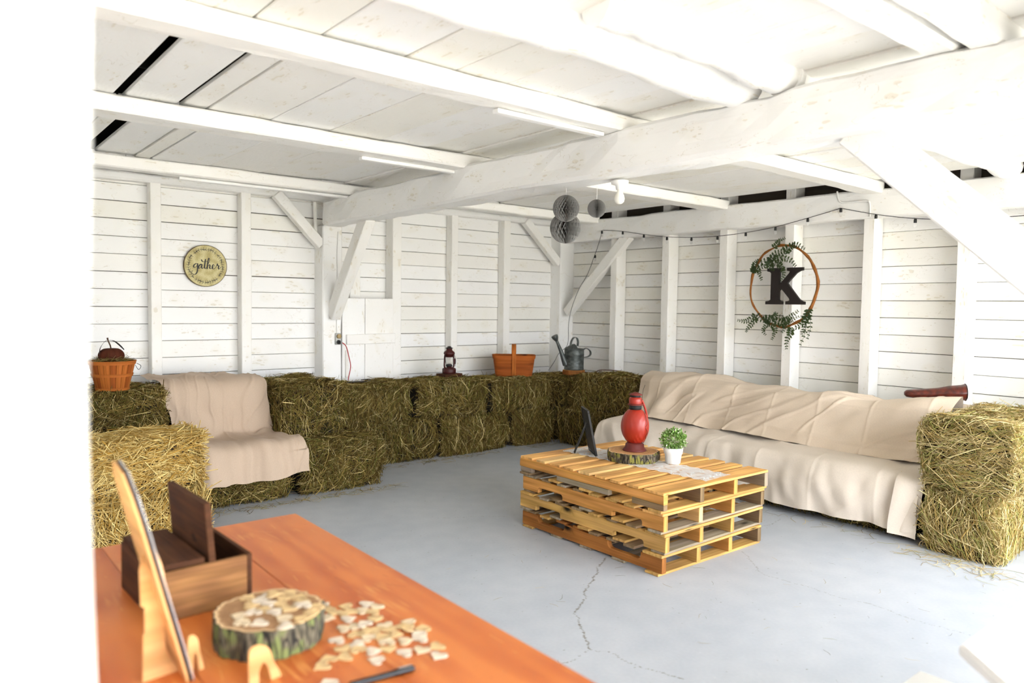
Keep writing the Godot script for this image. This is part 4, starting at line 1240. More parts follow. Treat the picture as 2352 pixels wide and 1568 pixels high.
func sign_gather():
	var n = 640
	var im := Image.create(n, n, false, Image.FORMAT_RGB8)
	for y in n:
		for x in n:
			var a = nz.get_noise_2d(x * 0.008, y * 0.008); var b = nz.get_noise_2d(x * 0.05 + 40.0, y * 0.05); var c = nz.get_noise_2d(x * 0.2, y * 0.2 + 90.0)
			im.set_pixel(x, y, Color(0.83, 0.79, 0.58).lerp(Color(0.66, 0.59, 0.36), clampf(0.40 + 0.5 * a + 0.25 * b + 0.2 * c, 0, 1)))
	var ink = Color(0.05, 0.045, 0.03)
	var dab = func(px, py, r):
		for yy in range(int(py - r - 1), int(py + r + 2)):
			for xx in range(int(px - r - 1), int(px + r + 2)):
				if xx < 0 or yy < 0 or xx >= n or yy >= n: continue
				var d = Vector2(xx + 0.5 - px, yy + 0.5 - py).length()
				if d < r + 0.5: im.set_pixel(xx, yy, im.get_pixel(xx, yy).lerp(ink, clampf(r + 0.5 - d, 0, 1)))
	# strokes: list of [points, thin, thick]; downstrokes are thick. Unit: sign radius, y down
	var word = [
		[Vector2(-0.36, -0.06), Vector2(-0.44, -0.09), Vector2(-0.54, -0.02), Vector2(-0.56, 0.07), Vector2(-0.50, 0.10), Vector2(-0.42, 0.03), Vector2(-0.38, -0.08), Vector2(-0.38, 0.1), Vector2(-0.40, 0.3), Vector2(-0.48, 0.42), Vector2(-0.60, 0.42), Vector2(-0.66, 0.34), Vector2(-0.60, 0.25)],
		[Vector2(-0.38, 0.10), Vector2(-0.30, 0.02), Vector2(-0.20, -0.07), Vector2(-0.26, -0.05), Vector2(-0.33, 0.05), Vector2(-0.32, 0.13), Vector2(-0.25, 0.10), Vector2(-0.18, -0.05), Vector2(-0.19, 0.08), Vector2(-0.15, 0.13), Vector2(-0.09, 0.08)],
		[Vector2(-0.09, 0.08), Vector2(-0.03, -0.1), Vector2(-0.01, -0.30), Vector2(-0.04, -0.1), Vector2(-0.06, 0.06), Vector2(-0.02, 0.13), Vector2(0.04, 0.08)],
		[Vector2(-0.20, -0.28), Vector2(-0.14, -0.20), Vector2(-0.02, -0.20), Vector2(0.06, -0.22)],
		[Vector2(0.04, 0.08), Vector2(0.14, -0.15), Vector2(0.19, -0.32), Vector2(0.15, -0.37), Vector2(0.11, -0.25), Vector2(0.08, 0.0), Vector2(0.065, 0.13), Vector2(0.11, 0.0), Vector2(0.18, -0.06), Vector2(0.20, 0.0), Vector2(0.19, 0.1), Vector2(0.24, 0.13), Vector2(0.30, 0.07)],
		[Vector2(0.30, 0.07), Vector2(0.38, 0.03), Vector2(0.41, -0.04), Vector2(0.36, -0.07), Vector2(0.31, 0.02), Vector2(0.33, 0.12), Vector2(0.40, 0.13), Vector2(0.47, 0.06)],
		[Vector2(0.47, 0.06), Vector2(0.52, -0.05), Vector2(0.55, -0.11), Vector2(0.56, -0.04), Vector2(0.62, -0.03), Vector2(0.60, 0.08), Vector2(0.64, 0.13), Vector2(0.72, 0.02)]]
	for s in word:
		var p = bez(s, 14)
		for i in p.size() - 1:
			var d = p[i + 1] - p[i]
			var down = clampf(d.normalized().y, 0, 1) if d.length() > 0 else 0.0
			var w = 3.2 + 6.3 * down
			for k in 4:
				var q = p[i].lerp(p[i + 1], k / 4.0)
				dab.call(n / 2.0 + q.x * n / 2.0, n / 2.0 + q.y * n / 2.0, w)
	# leafy ring in four sprays
	for k in 300:
		var a = TAU * k / 300.0
		if fposmod(a + 0.9, PI / 2.0) < 0.10: continue
		var rr = 0.80 + 0.02 * sin(a * 9.0)
		dab.call(n / 2.0 + cos(a) * rr * n / 2.0, n / 2.0 + sin(a) * rr * n / 2.0, 3.6 + 1.8 * sin(a * 14.0))
	for k in 44:
		var a = TAU * k / 44.0
		if fposmod(a + 0.9, PI / 2.0) < 0.10: continue
		for s in [-1.0, 1.0]:
			var c0 = Vector2(cos(a), sin(a)) * 0.80
			var tan = Vector2(-sin(a), cos(a)); var out = Vector2(cos(a), sin(a)) * s
			for q in 22:
				var t = TAU * q / 22.0
				var e = c0 + (tan * 0.5 + out).normalized() * (0.045 + 0.042 * cos(t)) + (tan - out * 0.5).normalized() * 0.018 * sin(t)
				dab.call(n / 2.0 + e.x * n / 2.0, n / 2.0 + e.y * n / 2.0, 1.7)
	M.sign = mat(Color(1, 1, 1), 0.55); M.sign.albedo_texture = tex(im)
	var o = thing("round_sign", "round parchment-coloured sign lettered gather inside a leafy ring", "sign", Vector3(2.03, 1.838, -6.835))
	var st = S(); st.set_smooth_group(-1)
	var R = 0.186
	for k in 64:
		var a = TAU * k / 64.0; var b = TAU * (k + 1) / 64.0
		fan(st, [Vector3(0, 0, 0.012), Vector3(cos(a) * R * 0.985, sin(a) * R * 0.985, 0.012), Vector3(cos(b) * R * 0.985, sin(b) * R * 0.985, 0.012)], Vector3.ZERO, [Vector2(0.5, 0.5), Vector2(0.5 + cos(a) * 0.5, 0.5 - sin(a) * 0.5), Vector2(0.5 + cos(b) * 0.5, 0.5 - sin(b) * 0.5)])
	part(o, "face", done(st), M.sign)
	st = S(); lathe_into(st, [Vector2(0, -0.004), Vector2(R, -0.004), Vector2(R, 0.011), Vector2(R * 0.985, 0.013), Vector2(R * 0.97, 0.0118), Vector2(0, 0.0112)], 64)
	part(o, "rim", done(st), mat(Color(0.35, 0.28, 0.15), 0.6), Vector3.ZERO, Vector3(PI / 2, 0, 0))

func frond(st, pts, leaf, n, r):
	# a fern spray: a stem and paired leaflets
	var p = bez(pts, 6)
	tube_into(st, p, 0.0016, 5)
	var m = p.size()
	for i in n:
		var t = (i + 0.6) / n
		var k = min(int(t * (m - 1)), m - 2)
		var c = p[k].lerp(p[k + 1], t * (m - 1) - k)
		var d = (p[k + 1] - p[k]).normalized()
		var side = d.cross(Vector3(-1, 0, 0)).normalized()
		for s in [-1.0, 1.0]:
			var dir = (side * s + d * 0.45 + Vector3(r.randf_range(-0.5, 0.3), 0, 0)).normalized()
			var l = leaf * (1.1 - 0.75 * t) * r.randf_range(0.85, 1.15)
			var w = dir.cross(Vector3(-1, r.randf_range(-0.4, 0.4), r.randf_range(-0.4, 0.4))).normalized() * l * 0.27
			var nn = w.cross(dir).normalized() * l * 0.06
			st.set_smooth_group(-1)
			var e = Vector2.ZERO
			fan(st, [c, c + dir * l * 0.35 + w, c + dir * l * 0.8 + w * 0.7 + nn, c + dir * l, c + dir * l * 0.8 - w * 0.7 + nn, c + dir * l * 0.35 - w], c + Vector3(5, 0, 0), [e, e, e, e, e, e])

func wreath():
	var X = 6.215
	var o = thing("hoop_wreath", "twig hoop wreath with fern sprays and a dark letter K", "wreath", Vector3(X, 1.36, -3.66))
	var pts = []; var rad = []
	for i in 65:
		var a = TAU * i / 64.0
		var g = 1.0 + 0.03 * nz.get_noise_2d(cos(a) * 1.5, sin(a) * 1.5 + 4.0)
		pts.append(Vector3(-0.03 + 0.006 * sin(a * 3.0), 0.375 + sin(a) * 0.372 * g, cos(a) * 0.332 * g))
		rad.append(0.0125 + 0.005 * nz.get_noise_2d(a * 2.5, 8.0) + 0.002 * cos(a))
	rad[64] = rad[0]
	M.twig = M.tan.duplicate(); M.twig.albedo_color = Color(0.66, 0.42, 0.21); M.twig.uv1_scale = Vector3(4, 1, 1)
	tube(o, "twig_hoop", pts, rad, M.twig, 10)
	# letter K, facing -x: local 2D x runs along +z
	var ky = 0.205
	var k = [[0.0, 0.0], [0.175, 0.0], [0.175, 0.028], [0.150, 0.034], [0.140, 0.045], [0.140, 0.125], [0.158, 0.148], [0.245, 0.055], [0.250, 0.040], [0.238, 0.032], [0.210, 0.028], [0.210, 0.0], [0.40, 0.0], [0.40, 0.026], [0.375, 0.032], [0.345, 0.050], [0.222, 0.195], [0.310, 0.283], [0.345, 0.302], [0.375, 0.308], [0.375, 0.335], [0.215, 0.335], [0.215, 0.308], [0.245, 0.302], [0.240, 0.287], [0.140, 0.182], [0.140, 0.288], [0.150, 0.300], [0.178, 0.307], [0.178, 0.335], [0.010, 0.335], [0.010, 0.307], [0.040, 0.300], [0.052, 0.288], [0.052, 0.045], [0.040, 0.034], [0.0, 0.028]]
	var poly = []
	for p in k: poly.append(Vector2(p[0] * 0.97 - 0.19, p[1]))
	M.kmetal = mat(Color(0.105, 0.068, 0.052), 0.62, 0.15)
	extrude(o, "letter_k", poly, 0.028, M.kmetal, 0.004, Vector3(-0.022, ky, 0.02), Vector3(0, -PI / 2, 0))
	tube(o, "hanging_wire", [Vector3(-0.03, 0.745, 0.0), Vector3(-0.022, 0.54, 0.005)], 0.001, M.white, 5)
	var r := RandomNumberGenerator.new(); r.seed = 8
	var fern = mat(Color(0.13, 0.20, 0.075), 0.6); fern.backlight_enabled = true; fern.backlight = Color(0.3, 0.35, 0.15)
	var sprays = [
		# top left bunch: [y, z] points
		[[0.52, -0.31], [0.55, -0.22], [0.57, -0.15], [0.62, -0.08]], [[0.55, -0.30], [0.60, -0.2], [0.63, -0.10], [0.60, 0.0]], [[0.60, -0.15], [0.58, -0.06], [0.56, 0.0], [0.51, 0.02]],
		[[0.52, -0.31], [0.53, -0.25], [0.49, -0.22], [0.43, -0.19]], [[0.60, -0.12], [0.66, -0.08], [0.69, 0.0], [0.67, 0.07]], [[0.62, -0.1], [0.63, 0.0], [0.60, 0.09], [0.55, 0.14]],
		[[0.68, 0.02], [0.73, 0.08], [0.74, 0.15], [0.70, 0.22]], [[0.62, -0.05], [0.66, 0.02], [0.70, 0.06], [0.75, 0.12]], [[0.72, -0.08], [0.76, -0.05], [0.79, -0.02], [0.81, 0.02]], [[0.58, -0.04], [0.53, 0.02], [0.47, 0.03], [0.42, 0.0]], [[0.60, -0.1], [0.57, -0.12], [0.54, -0.1], [0.52, -0.06]], [[0.50, -0.3], [0.55, -0.29], [0.60, -0.26], [0.62, -0.24]],
		# bottom bunch
		[[0.10, -0.24], [0.06, -0.31], [0.04, -0.38], [0.05, -0.44]], [[0.09, -0.24], [0.03, -0.28], [-0.02, -0.32], [-0.06, -0.34]], [[0.12, -0.24], [0.06, -0.18], [0.03, -0.10], [0.02, -0.02]], [[0.05, -0.18], [0.08, -0.1], [0.09, 0.0], [0.07, 0.08]], [[0.03, -0.1], [0.0, -0.15], [-0.04, -0.17], [-0.08, -0.14]], [[0.06, -0.05], [0.03, 0.02], [0.0, 0.05], [-0.05, 0.03]], [[0.04, 0.02], [0.07, 0.08], [0.11, 0.12], [0.15, 0.17]], [[0.03, 0.0], [0.05, 0.08], [0.07, 0.13], [0.10, 0.18]], [[0.02, -0.08], [-0.02, -0.05], [-0.07, -0.05], [-0.12, -0.07]], [[0.04, -0.15], [0.07, -0.08], [0.11, -0.04], [0.13, -0.05]],
		# hanging at the right
		[[0.17, 0.28], [0.08, 0.27], [-0.05, 0.24], [-0.16, 0.20]], [[0.17, 0.28], [0.10, 0.29], [0.0, 0.30], [-0.10, 0.27]], [[0.10, 0.26], [0.02, 0.20], [-0.02, 0.12], [-0.10, 0.08]], [[-0.01, 0.13], [-0.06, 0.10], [-0.13, 0.07], [-0.20, 0.08]], [[0.13, 0.27], [0.07, 0.25], [0.0, 0.24], [-0.06, 0.23]]]
	for s in sprays:
		var st = S()
		var p = []
		for i in s.size(): p.append(Vector3(-0.045 - r.randf_range(0, 0.03), s[i][0], s[i][1]))
		frond(st, p, r.randf_range(0.034, 0.046), 9, r)
		part(o, "fern_spray", done(st), fern)

func string_lights():
	var o = thing("string_lights", "black string of small clear bulbs looped along the right wall", "string lights", Vector3(6.17, 2.2, -4.0))
	var O = o.position
	var b = [[2.345, -5.624], [2.29, -5.316], [2.244, -4.999], [2.218, -4.684], [2.211, -4.37], [2.225, -4.053], [2.256, -3.742], [2.31, -3.429], [2.369, -3.131], [2.29, -2.832], [2.231, -2.523], [2.198, -2.2], [2.19, -1.898], [2.20, -1.58], [2.23, -1.25], [2.29, -0.95]]
	var w = [Vector3(6.17, 2.402, -5.93)]
	for p in b: w.append(Vector3(6.17, p[0] + 0.022, p[1]))
	# sharp turn at the hook
	var pts = []
	var a = bez(w.slice(0, 10), 5); var c = bez(w.slice(9, w.size()), 5)
	pts.append_array(a); pts.append_array(c.slice(1))
	for i in pts.size(): pts[i] -= O
	tube(o, "wire", pts, 0.003, M.black, 6)
	var dn = bez([Vector3(6.165, 2.40, -5.935), Vector3(6.165, 2.26, -5.985), Vector3(6.165, 2.125, -6.047), Vector3(6.165, 1.90, -6.163), Vector3(6.165, 1.73, -6.30), Vector3(6.165, 1.50, -6.42), Vector3(6.165, 1.30, -6.47), Vector3(6.165, 1.06, -6.48), Vector3(6.12, 0.95, -6.58), Vector3(6.05, 0.85, -6.585), Vector3(5.94, 0.745, -6.57)], 5)
	for i in dn.size(): dn[i] -= O
	tube(o, "lead_wire", dn, 0.003, M.black, 6)
	var glass = mat(Color(1, 1, 1, 0.12), 0.05); glass.transparency = BaseMaterial3D.TRANSPARENCY_ALPHA
	var all = b.duplicate(); all.append([2.375, -5.945]); all.append([2.10, -6.047])
	for p in all:
		var s = lathe(o, "bulb_socket", [Vector2(0, 0.022), Vector2(0.008, 0.022), Vector2(0.0115, 0.012), Vector2(0.0115, -0.012), Vector2(0, -0.012)], M.black, Vector3(6.17, p[0], p[1]) - O, 12)
		lathe(s, "bulb", [Vector2(0.008, -0.012), Vector2(0.014, -0.028), Vector2(0.013, -0.04), Vector2(0.006, -0.049), Vector2(0, -0.05)], glass, Vector3.ZERO, 12)

func honeycombs():
	var paper = mat(Color(0.60, 0.595, 0.58), 0.8); paper.backlight_enabled = true; paper.backlight = Color(0.12, 0.12, 0.12)
	var G = "grey paper honeycomb balls"
	for d in [[Vector3(3.20, 2.137, -3.40), 0.083, 26, 7, "upper large grey paper honeycomb ball of the hanging pair", 0.3], [Vector3(3.33, 2.035, -3.54), 0.102, 22, 5, "wide-celled grey paper honeycomb ball, lowest of the three", 0.9], [Vector3(3.27, 2.123, -3.20), 0.056, 34, 8, "smallest grey paper honeycomb ball, hanging beside the bulb", 0.2]]:
		var o = thing("paper_ball", d[4], "paper ball", d[0], d[5], G)
		var st = S(); st.set_smooth_group(-1)
		var R = d[1]; var N = d[2] * 2; var m = d[3]; var nv = m * 6
		for k in N:
			var a0 = TAU * k / N
			for j in nv:
				var q = []
				for jj in [j, j + 1]:
					var v = float(jj) / nv
					var ph = v * PI
					var tr = abs(fposmod(v * m, 1.0) * 2.0 - 1.0) * 2.0 - 1.0
					var th = a0 + (1.0 if k % 2 == 0 else -1.0) * tr * TAU / N * 0.5
					for rr in [0.30, 1.0]:
						q.append(Vector3(cos(th) * sin(ph) * R * rr, cos(ph) * R * (rr if rr < 1.0 else 1.0), sin(th) * sin(ph) * R * rr))
				fan(st, [q[0], q[1], q[3], q[2]], Vector3(0, 0, 0) + q[0].rotated(Vector3.UP, 0.3), [Vector2.ZERO, Vector2.ZERO, Vector2.ZERO, Vector2.ZERO])
		part(o, "honeycomb", done(st), paper)
		tube(o, "hanging_thread", [Vector3(0, R * 0.98, 0), Vector3(0, 2.262 - d[0].y, 0)], 0.0016, M.white, 5)

func dark_lantern(at):
	var slab = board(self, "wood_plank", Vector3(0.235, 0.035, 0.16), at + Vector3(0.005, 0.0185, 0.0), M.dark, Vector3(0, 0.1, 0), 0.006)
	tag(slab, "dark rough wood plank under the dark red lantern on the bale", "plank")
	var o = thing("barn_lantern", "dark red barn lantern with clear globe on the back bales", "lantern", at + Vector3(0, 0.037, 0), 0.25)
	var red = mat(Color(0.25, 0.055, 0.04), 0.5); var soot = mat(Color(0.06, 0.045, 0.04), 0.6)
	lathe(o, "fuel_tank", [Vector2(0, 0), Vector2(0.068, 0), Vector2(0.072, 0.006), Vector2(0.072, 0.046), Vector2(0.060, 0.056), Vector2(0.03, 0.060), Vector2(0.028, 0.075), Vector2(0, 0.075)], red, Vector3.ZERO, 28)
	for s in [-1.0, 1.0]:
		tube(o, "side_tube", bez([Vector3(s * 0.05, 0.050, 0), Vector3(s * 0.074, 0.075, 0), Vector3(s * 0.072, 0.14, 0), Vector3(s * 0.066, 0.19, 0), Vector3(s * 0.045, 0.215, 0)], 6), 0.009, red, 10)
	lathe(o, "burner", [Vector2(0, 0.07), Vector2(0.034, 0.072), Vector2(0.036, 0.085), Vector2(0.02, 0.098), Vector2(0, 0.1)], soot, Vector3.ZERO, 20)
	var glass = mat(Color(0.95, 0.93, 0.88, 0.15), 0.06); glass.transparency = BaseMaterial3D.TRANSPARENCY_ALPHA
	lathe(o, "glass_globe", [Vector2(0.030, 0.086), Vector2(0.048, 0.11), Vector2(0.052, 0.13), Vector2(0.045, 0.155), Vector2(0.033, 0.172)], glass, Vector3.ZERO, 28)
	board(o, "lens_shield", Vector3(0.05, 0.062, 0.012), Vector3(0.026, 0.125, 0.052), red, Vector3(0, 0.5, 0), 0.004)
	lathe(o, "hood", [Vector2(0.030, 0.168), Vector2(0.042, 0.170), Vector2(0.05, 0.195), Vector2(0.06, 0.205), Vector2(0.056, 0.222), Vector2(0.034, 0.240), Vector2(0.030, 0.262), Vector2(0, 0.263)], red, Vector3.ZERO, 28)
	lathe(o, "cap", [Vector2(0, 0.258), Vector2(0.040, 0.260), Vector2(0.042, 0.264), Vector2(0.022, 0.272), Vector2(0.018, 0.282), Vector2(0, 0.284)], soot, Vector3.ZERO, 24)
	for s in [-1.0, 1.0]:
		tube(o, "guard_wire", bez([Vector3(s * 0.062, 0.07, 0.03), Vector3(s * 0.082, 0.13, 0.02), Vector3(s * 0.064, 0.21, 0.01)], 6), 0.0018, soot, 5)
	tube(o, "bail_handle", bez([Vector3(-0.066, 0.20, 0), Vector3(-0.092, 0.15, 0.03), Vector3(-0.090, 0.09, 0.04), Vector3(-0.062, 0.05, 0.045)], 6), 0.0018, soot, 5)

func splint_basket(at):
	var o = thing("splint_basket", "oblong reddish splint-wood basket with upright handle on the bales", "basket", at, -0.66)
	# rounded rectangle shell, wider at the top
	var ring = func(y, k, n, inset):
		var t = y / 0.235
		var hw = lerpf(0.205, 0.238, t) - inset; var hd = lerpf(0.115, 0.14, t) - inset
		var a = TAU * k / n
		var c = cos(a); var s = sin(a)
		return Vector3(sign(c) * pow(abs(c), 0.35) * hw, y, sign(s) * pow(abs(s), 0.45) * hd)
	var shell = func(y0, y1, in0, in1, st):
		var n = 64
		for k in n:
			for q in 4:
				var ya = lerpf(y0, y1, q / 4.0); var yb = lerpf(y0, y1, (q + 1) / 4.0)
				for side in [in0, in1]:
					var cen = Vector3(0, (ya + yb) / 2, 0) if side == in0 else ring.call(ya, k, n, -2.0)
					fan(st, [ring.call(ya, k, n, side), ring.call(ya, k + 1, n, side), ring.call(yb, k + 1, n, side), ring.call(yb, k, n, side)], cen, [Vector2(k * 0.03, ya), Vector2(k * 0.03 + 0.03, ya), Vector2(k * 0.03 + 0.03, yb), Vector2(k * 0.03, yb)])
			for yy in [y0, y1]:
				fan(st, [ring.call(yy, k, n, in0), ring.call(yy, k + 1, n, in0), ring.call(yy, k + 1, n, in1), ring.call(yy, k, n, in1)], Vector3(0, (y0 + y1) / 2, 0) + ring.call(yy, k, n, 0.0) * Vector3(1, 0, 1), [Vector2.ZERO, Vector2.ZERO, Vector2.ZERO, Vector2.ZERO])
	var st = S(); st.set_smooth_group(-1)
	shell.call(0.0, 0.225, 0.0, 0.006, st)
	part(o, "side_wall", done(st), M.splint)
	st = S(); st.set_smooth_group(-1)
	shell.call(0.197, 0.235, -0.006, -0.0005, st)
	part(o, "rim_band", done(st), M.splint)
	st = S(); st.set_smooth_group(-1)
	var pl = []; var uv = []
	for k in 64:
		pl.append(ring.call(0.006, k, 64, 0.006)); uv.append(Vector2(pl[-1].x, pl[-1].z))
	fan(st, pl, Vector3(0, -1, 0), uv)
	part(o, "bottom", done(st), M.splint)
	# handle: a strap over the middle
	st = S(); st.set_smooth_group(-1)
	var hp = bez([Vector3(0, 0.012, 0.118), Vector3(0, 0.12, 0.138), Vector3(0, 0.235, 0.150), Vector3(0, 0.325, 0.142), Vector3(0, 0.346, 0.11), Vector3(0, 0.352, 0.0), Vector3(0, 0.346, -0.11), Vector3(0, 0.325, -0.142), Vector3(0, 0.235, -0.150), Vector3(0, 0.12, -0.138), Vector3(0, 0.012, -0.118)], 5)
	for i in hp.size() - 1:
		var a = hp[i]; var b = hp[i + 1]
		var d = (b - a).normalized(); var nn = d.cross(Vector3.RIGHT).normalized() * 0.0035
		var wx = Vector3(0.022, 0, 0)
		box_strip(st, a, b, wx, nn, i * 0.04)
	part(o, "handle", done(st), M.splint2)

func box_strip(st, a, b, w, n, u):
	var cen = (a + b) / 2
	for s in [1.0, -1.0]:
		fan(st, [a - w + n * s, b - w + n * s, b + w + n * s, a + w + n * s], cen, [Vector2(u, 0), Vector2(u + 0.04, 0), Vector2(u + 0.04, 0.04), Vector2(u, 0.04)])
		fan(st, [a + w * s + n, b + w * s + n, b + w * s - n, a + w * s - n], cen, [Vector2(u, 0), Vector2(u + 0.04, 0), Vector2(u + 0.04, 0.01), Vector2(u, 0.01)])
	fan(st, [a - w + n, a + w + n, a + w - n, a - w - n], cen, [Vector2.ZERO, Vector2.ZERO, Vector2.ZERO, Vector2.ZERO])
	fan(st, [b - w + n, b + w + n, b + w - n, b - w - n], cen, [Vector2.ZERO, Vector2.ZERO, Vector2.ZERO, Vector2.ZERO])

func watering_can():
	var base = Vector3(5.90, 0.737, -6.09)
	wood_slice("small wood slice under the watering can on the corner bale", base, 0.125, 0.055, 6.0, M.brown, M.endgrain)
	var o = thing("watering_can", "weathered galvanised watering can on the corner bale", "watering can", base + Vector3(0, 0.0565, 0), 0.0)
	# local x points along the picture's left-right at that wall: spout towards -x side
	o.rotation.y = deg_to_rad(-20.0)
	var im := Image.create(128, 128, false, Image.FORMAT_RGB8)
	for y in 128:
		for x in 128:
			var t = clampf(0.5 + 0.5 * nz.get_noise_2d(x * 0.04, y * 0.04) + 0.3 * nz.get_noise_2d(x * 0.15 + 9.0, y * 0.15), 0, 1)
			im.set_pixel(x, y, Color(0.27, 0.285, 0.275).lerp(Color(0.42, 0.44, 0.43), t))
	var zinc = mat(Color(1, 1, 1), 0.5, 0.55); zinc.albedo_texture = tex(im); zinc.uv1_scale = Vector3(2, 5, 1)
	lathe(o, "body", [Vector2(0, 0), Vector2(0.112, 0), Vector2(0.114, 0.004), Vector2(0.114, 0.012), Vector2(0.112, 0.015), Vector2(0.113, 0.165), Vector2(0.1155, 0.170), Vector2(0.1155, 0.176), Vector2(0.113, 0.181), Vector2(0.113, 0.235), Vector2(0.116, 0.240), Vector2(0.112, 0.243), Vector2(0.109, 0.236), Vector2(0.108, 0.14), Vector2(0, 0.138)], zinc, Vector3.ZERO, 40)
	# half hood over the spout side
	var st = S(); st.set_smooth_group(1)
	for i in 18:
		for j in 6:
			var P = func(ii, jj):
				var a = PI / 2 + PI * ii / 18.0
				var t = jj / 6.0
				var r = 0.112 * (1.0 - t)
				return Vector3(cos(a) * r + 0.0 * t, 0.241 + 0.055 * sin(t * PI / 2), sin(a) * r)
			fan(st, [P.call(i, j), P.call(i + 1, j), P.call(i + 1, j + 1), P.call(i, j + 1)], Vector3(0, 0.1, 0), [Vector2(i / 18.0, 0), Vector2((i + 1) / 18.0, 0), Vector2((i + 1) / 18.0, 0.2), Vector2(i / 18.0, 0.2)])
	part(o, "hood", done(st), zinc)
	var sp = [Vector3(-0.10, 0.06, 0), Vector3(-0.125, 0.11, 0), Vector3(-0.165, 0.21, 0), Vector3(-0.205, 0.30, 0), Vector3(-0.222, 0.335, 0)]
	var spt = tube(o, "spout", sp, [0.040, 0.032, 0.022, 0.017, 0.016], zinc, 16)
	var d = Vector3(-0.45, 0.89, 0).normalized()
	tube(spt, "rose", [sp[4] - d * 0.005, sp[4] + d * 0.03, sp[4] + d * 0.058, sp[4] + d * 0.064], [0.016, 0.034, 0.040, 0.036], zinc, 20)
	st = S(); st.set_smooth_group(-1)
	var hp = bez([Vector3(-0.045, 0.235, 0), Vector3(-0.042, 0.31, 0), Vector3(-0.012, 0.365, 0), Vector3(0.028, 0.365, 0), Vector3(0.045, 0.32, 0), Vector3(0.04, 0.27, 0)], 5)
	for i in hp.size() - 1:
		var dd = (hp[i + 1] - hp[i]).normalized()
		box_strip(st, hp[i], hp[i + 1], Vector3(0, 0, 0.022), dd.cross(Vector3(0, 0, 1)).normalized() * 0.004, i * 0.03)
	part(o, "top_handle", done(st), zinc)
	st = S(); st.set_smooth_group(-1)
	hp = bez([Vector3(0.108, 0.225, 0), Vector3(0.15, 0.245, 0), Vector3(0.20, 0.215, 0), Vector3(0.205, 0.17, 0), Vector3(0.165, 0.145, 0), Vector3(0.110, 0.142, 0)], 5)
	for i in hp.size() - 1:
		var dd = (hp[i + 1] - hp[i]).normalized()
		box_strip(st, hp[i], hp[i + 1], Vector3(0, 0, 0.020), dd.cross(Vector3(0, 0, 1)).normalized() * 0.003, i * 0.03)
	part(o, "back_handle", done(st), zinc)
	var c = tube(self, "extension_cord", bez([Vector3(6.10, 0.752, -6.12), Vector3(6.14, 0.755, -5.99), Vector3(6.12, 0.79, -5.90), Vector3(6.15, 0.800, -5.78), Vector3(6.17, 0.80, -5.6)], 6), 0.005, mat(Color(0.36, 0.17, 0.10), 0.6), 6)
	tag(c, "brown cord lying on the corner bale behind the watering can", "cord")

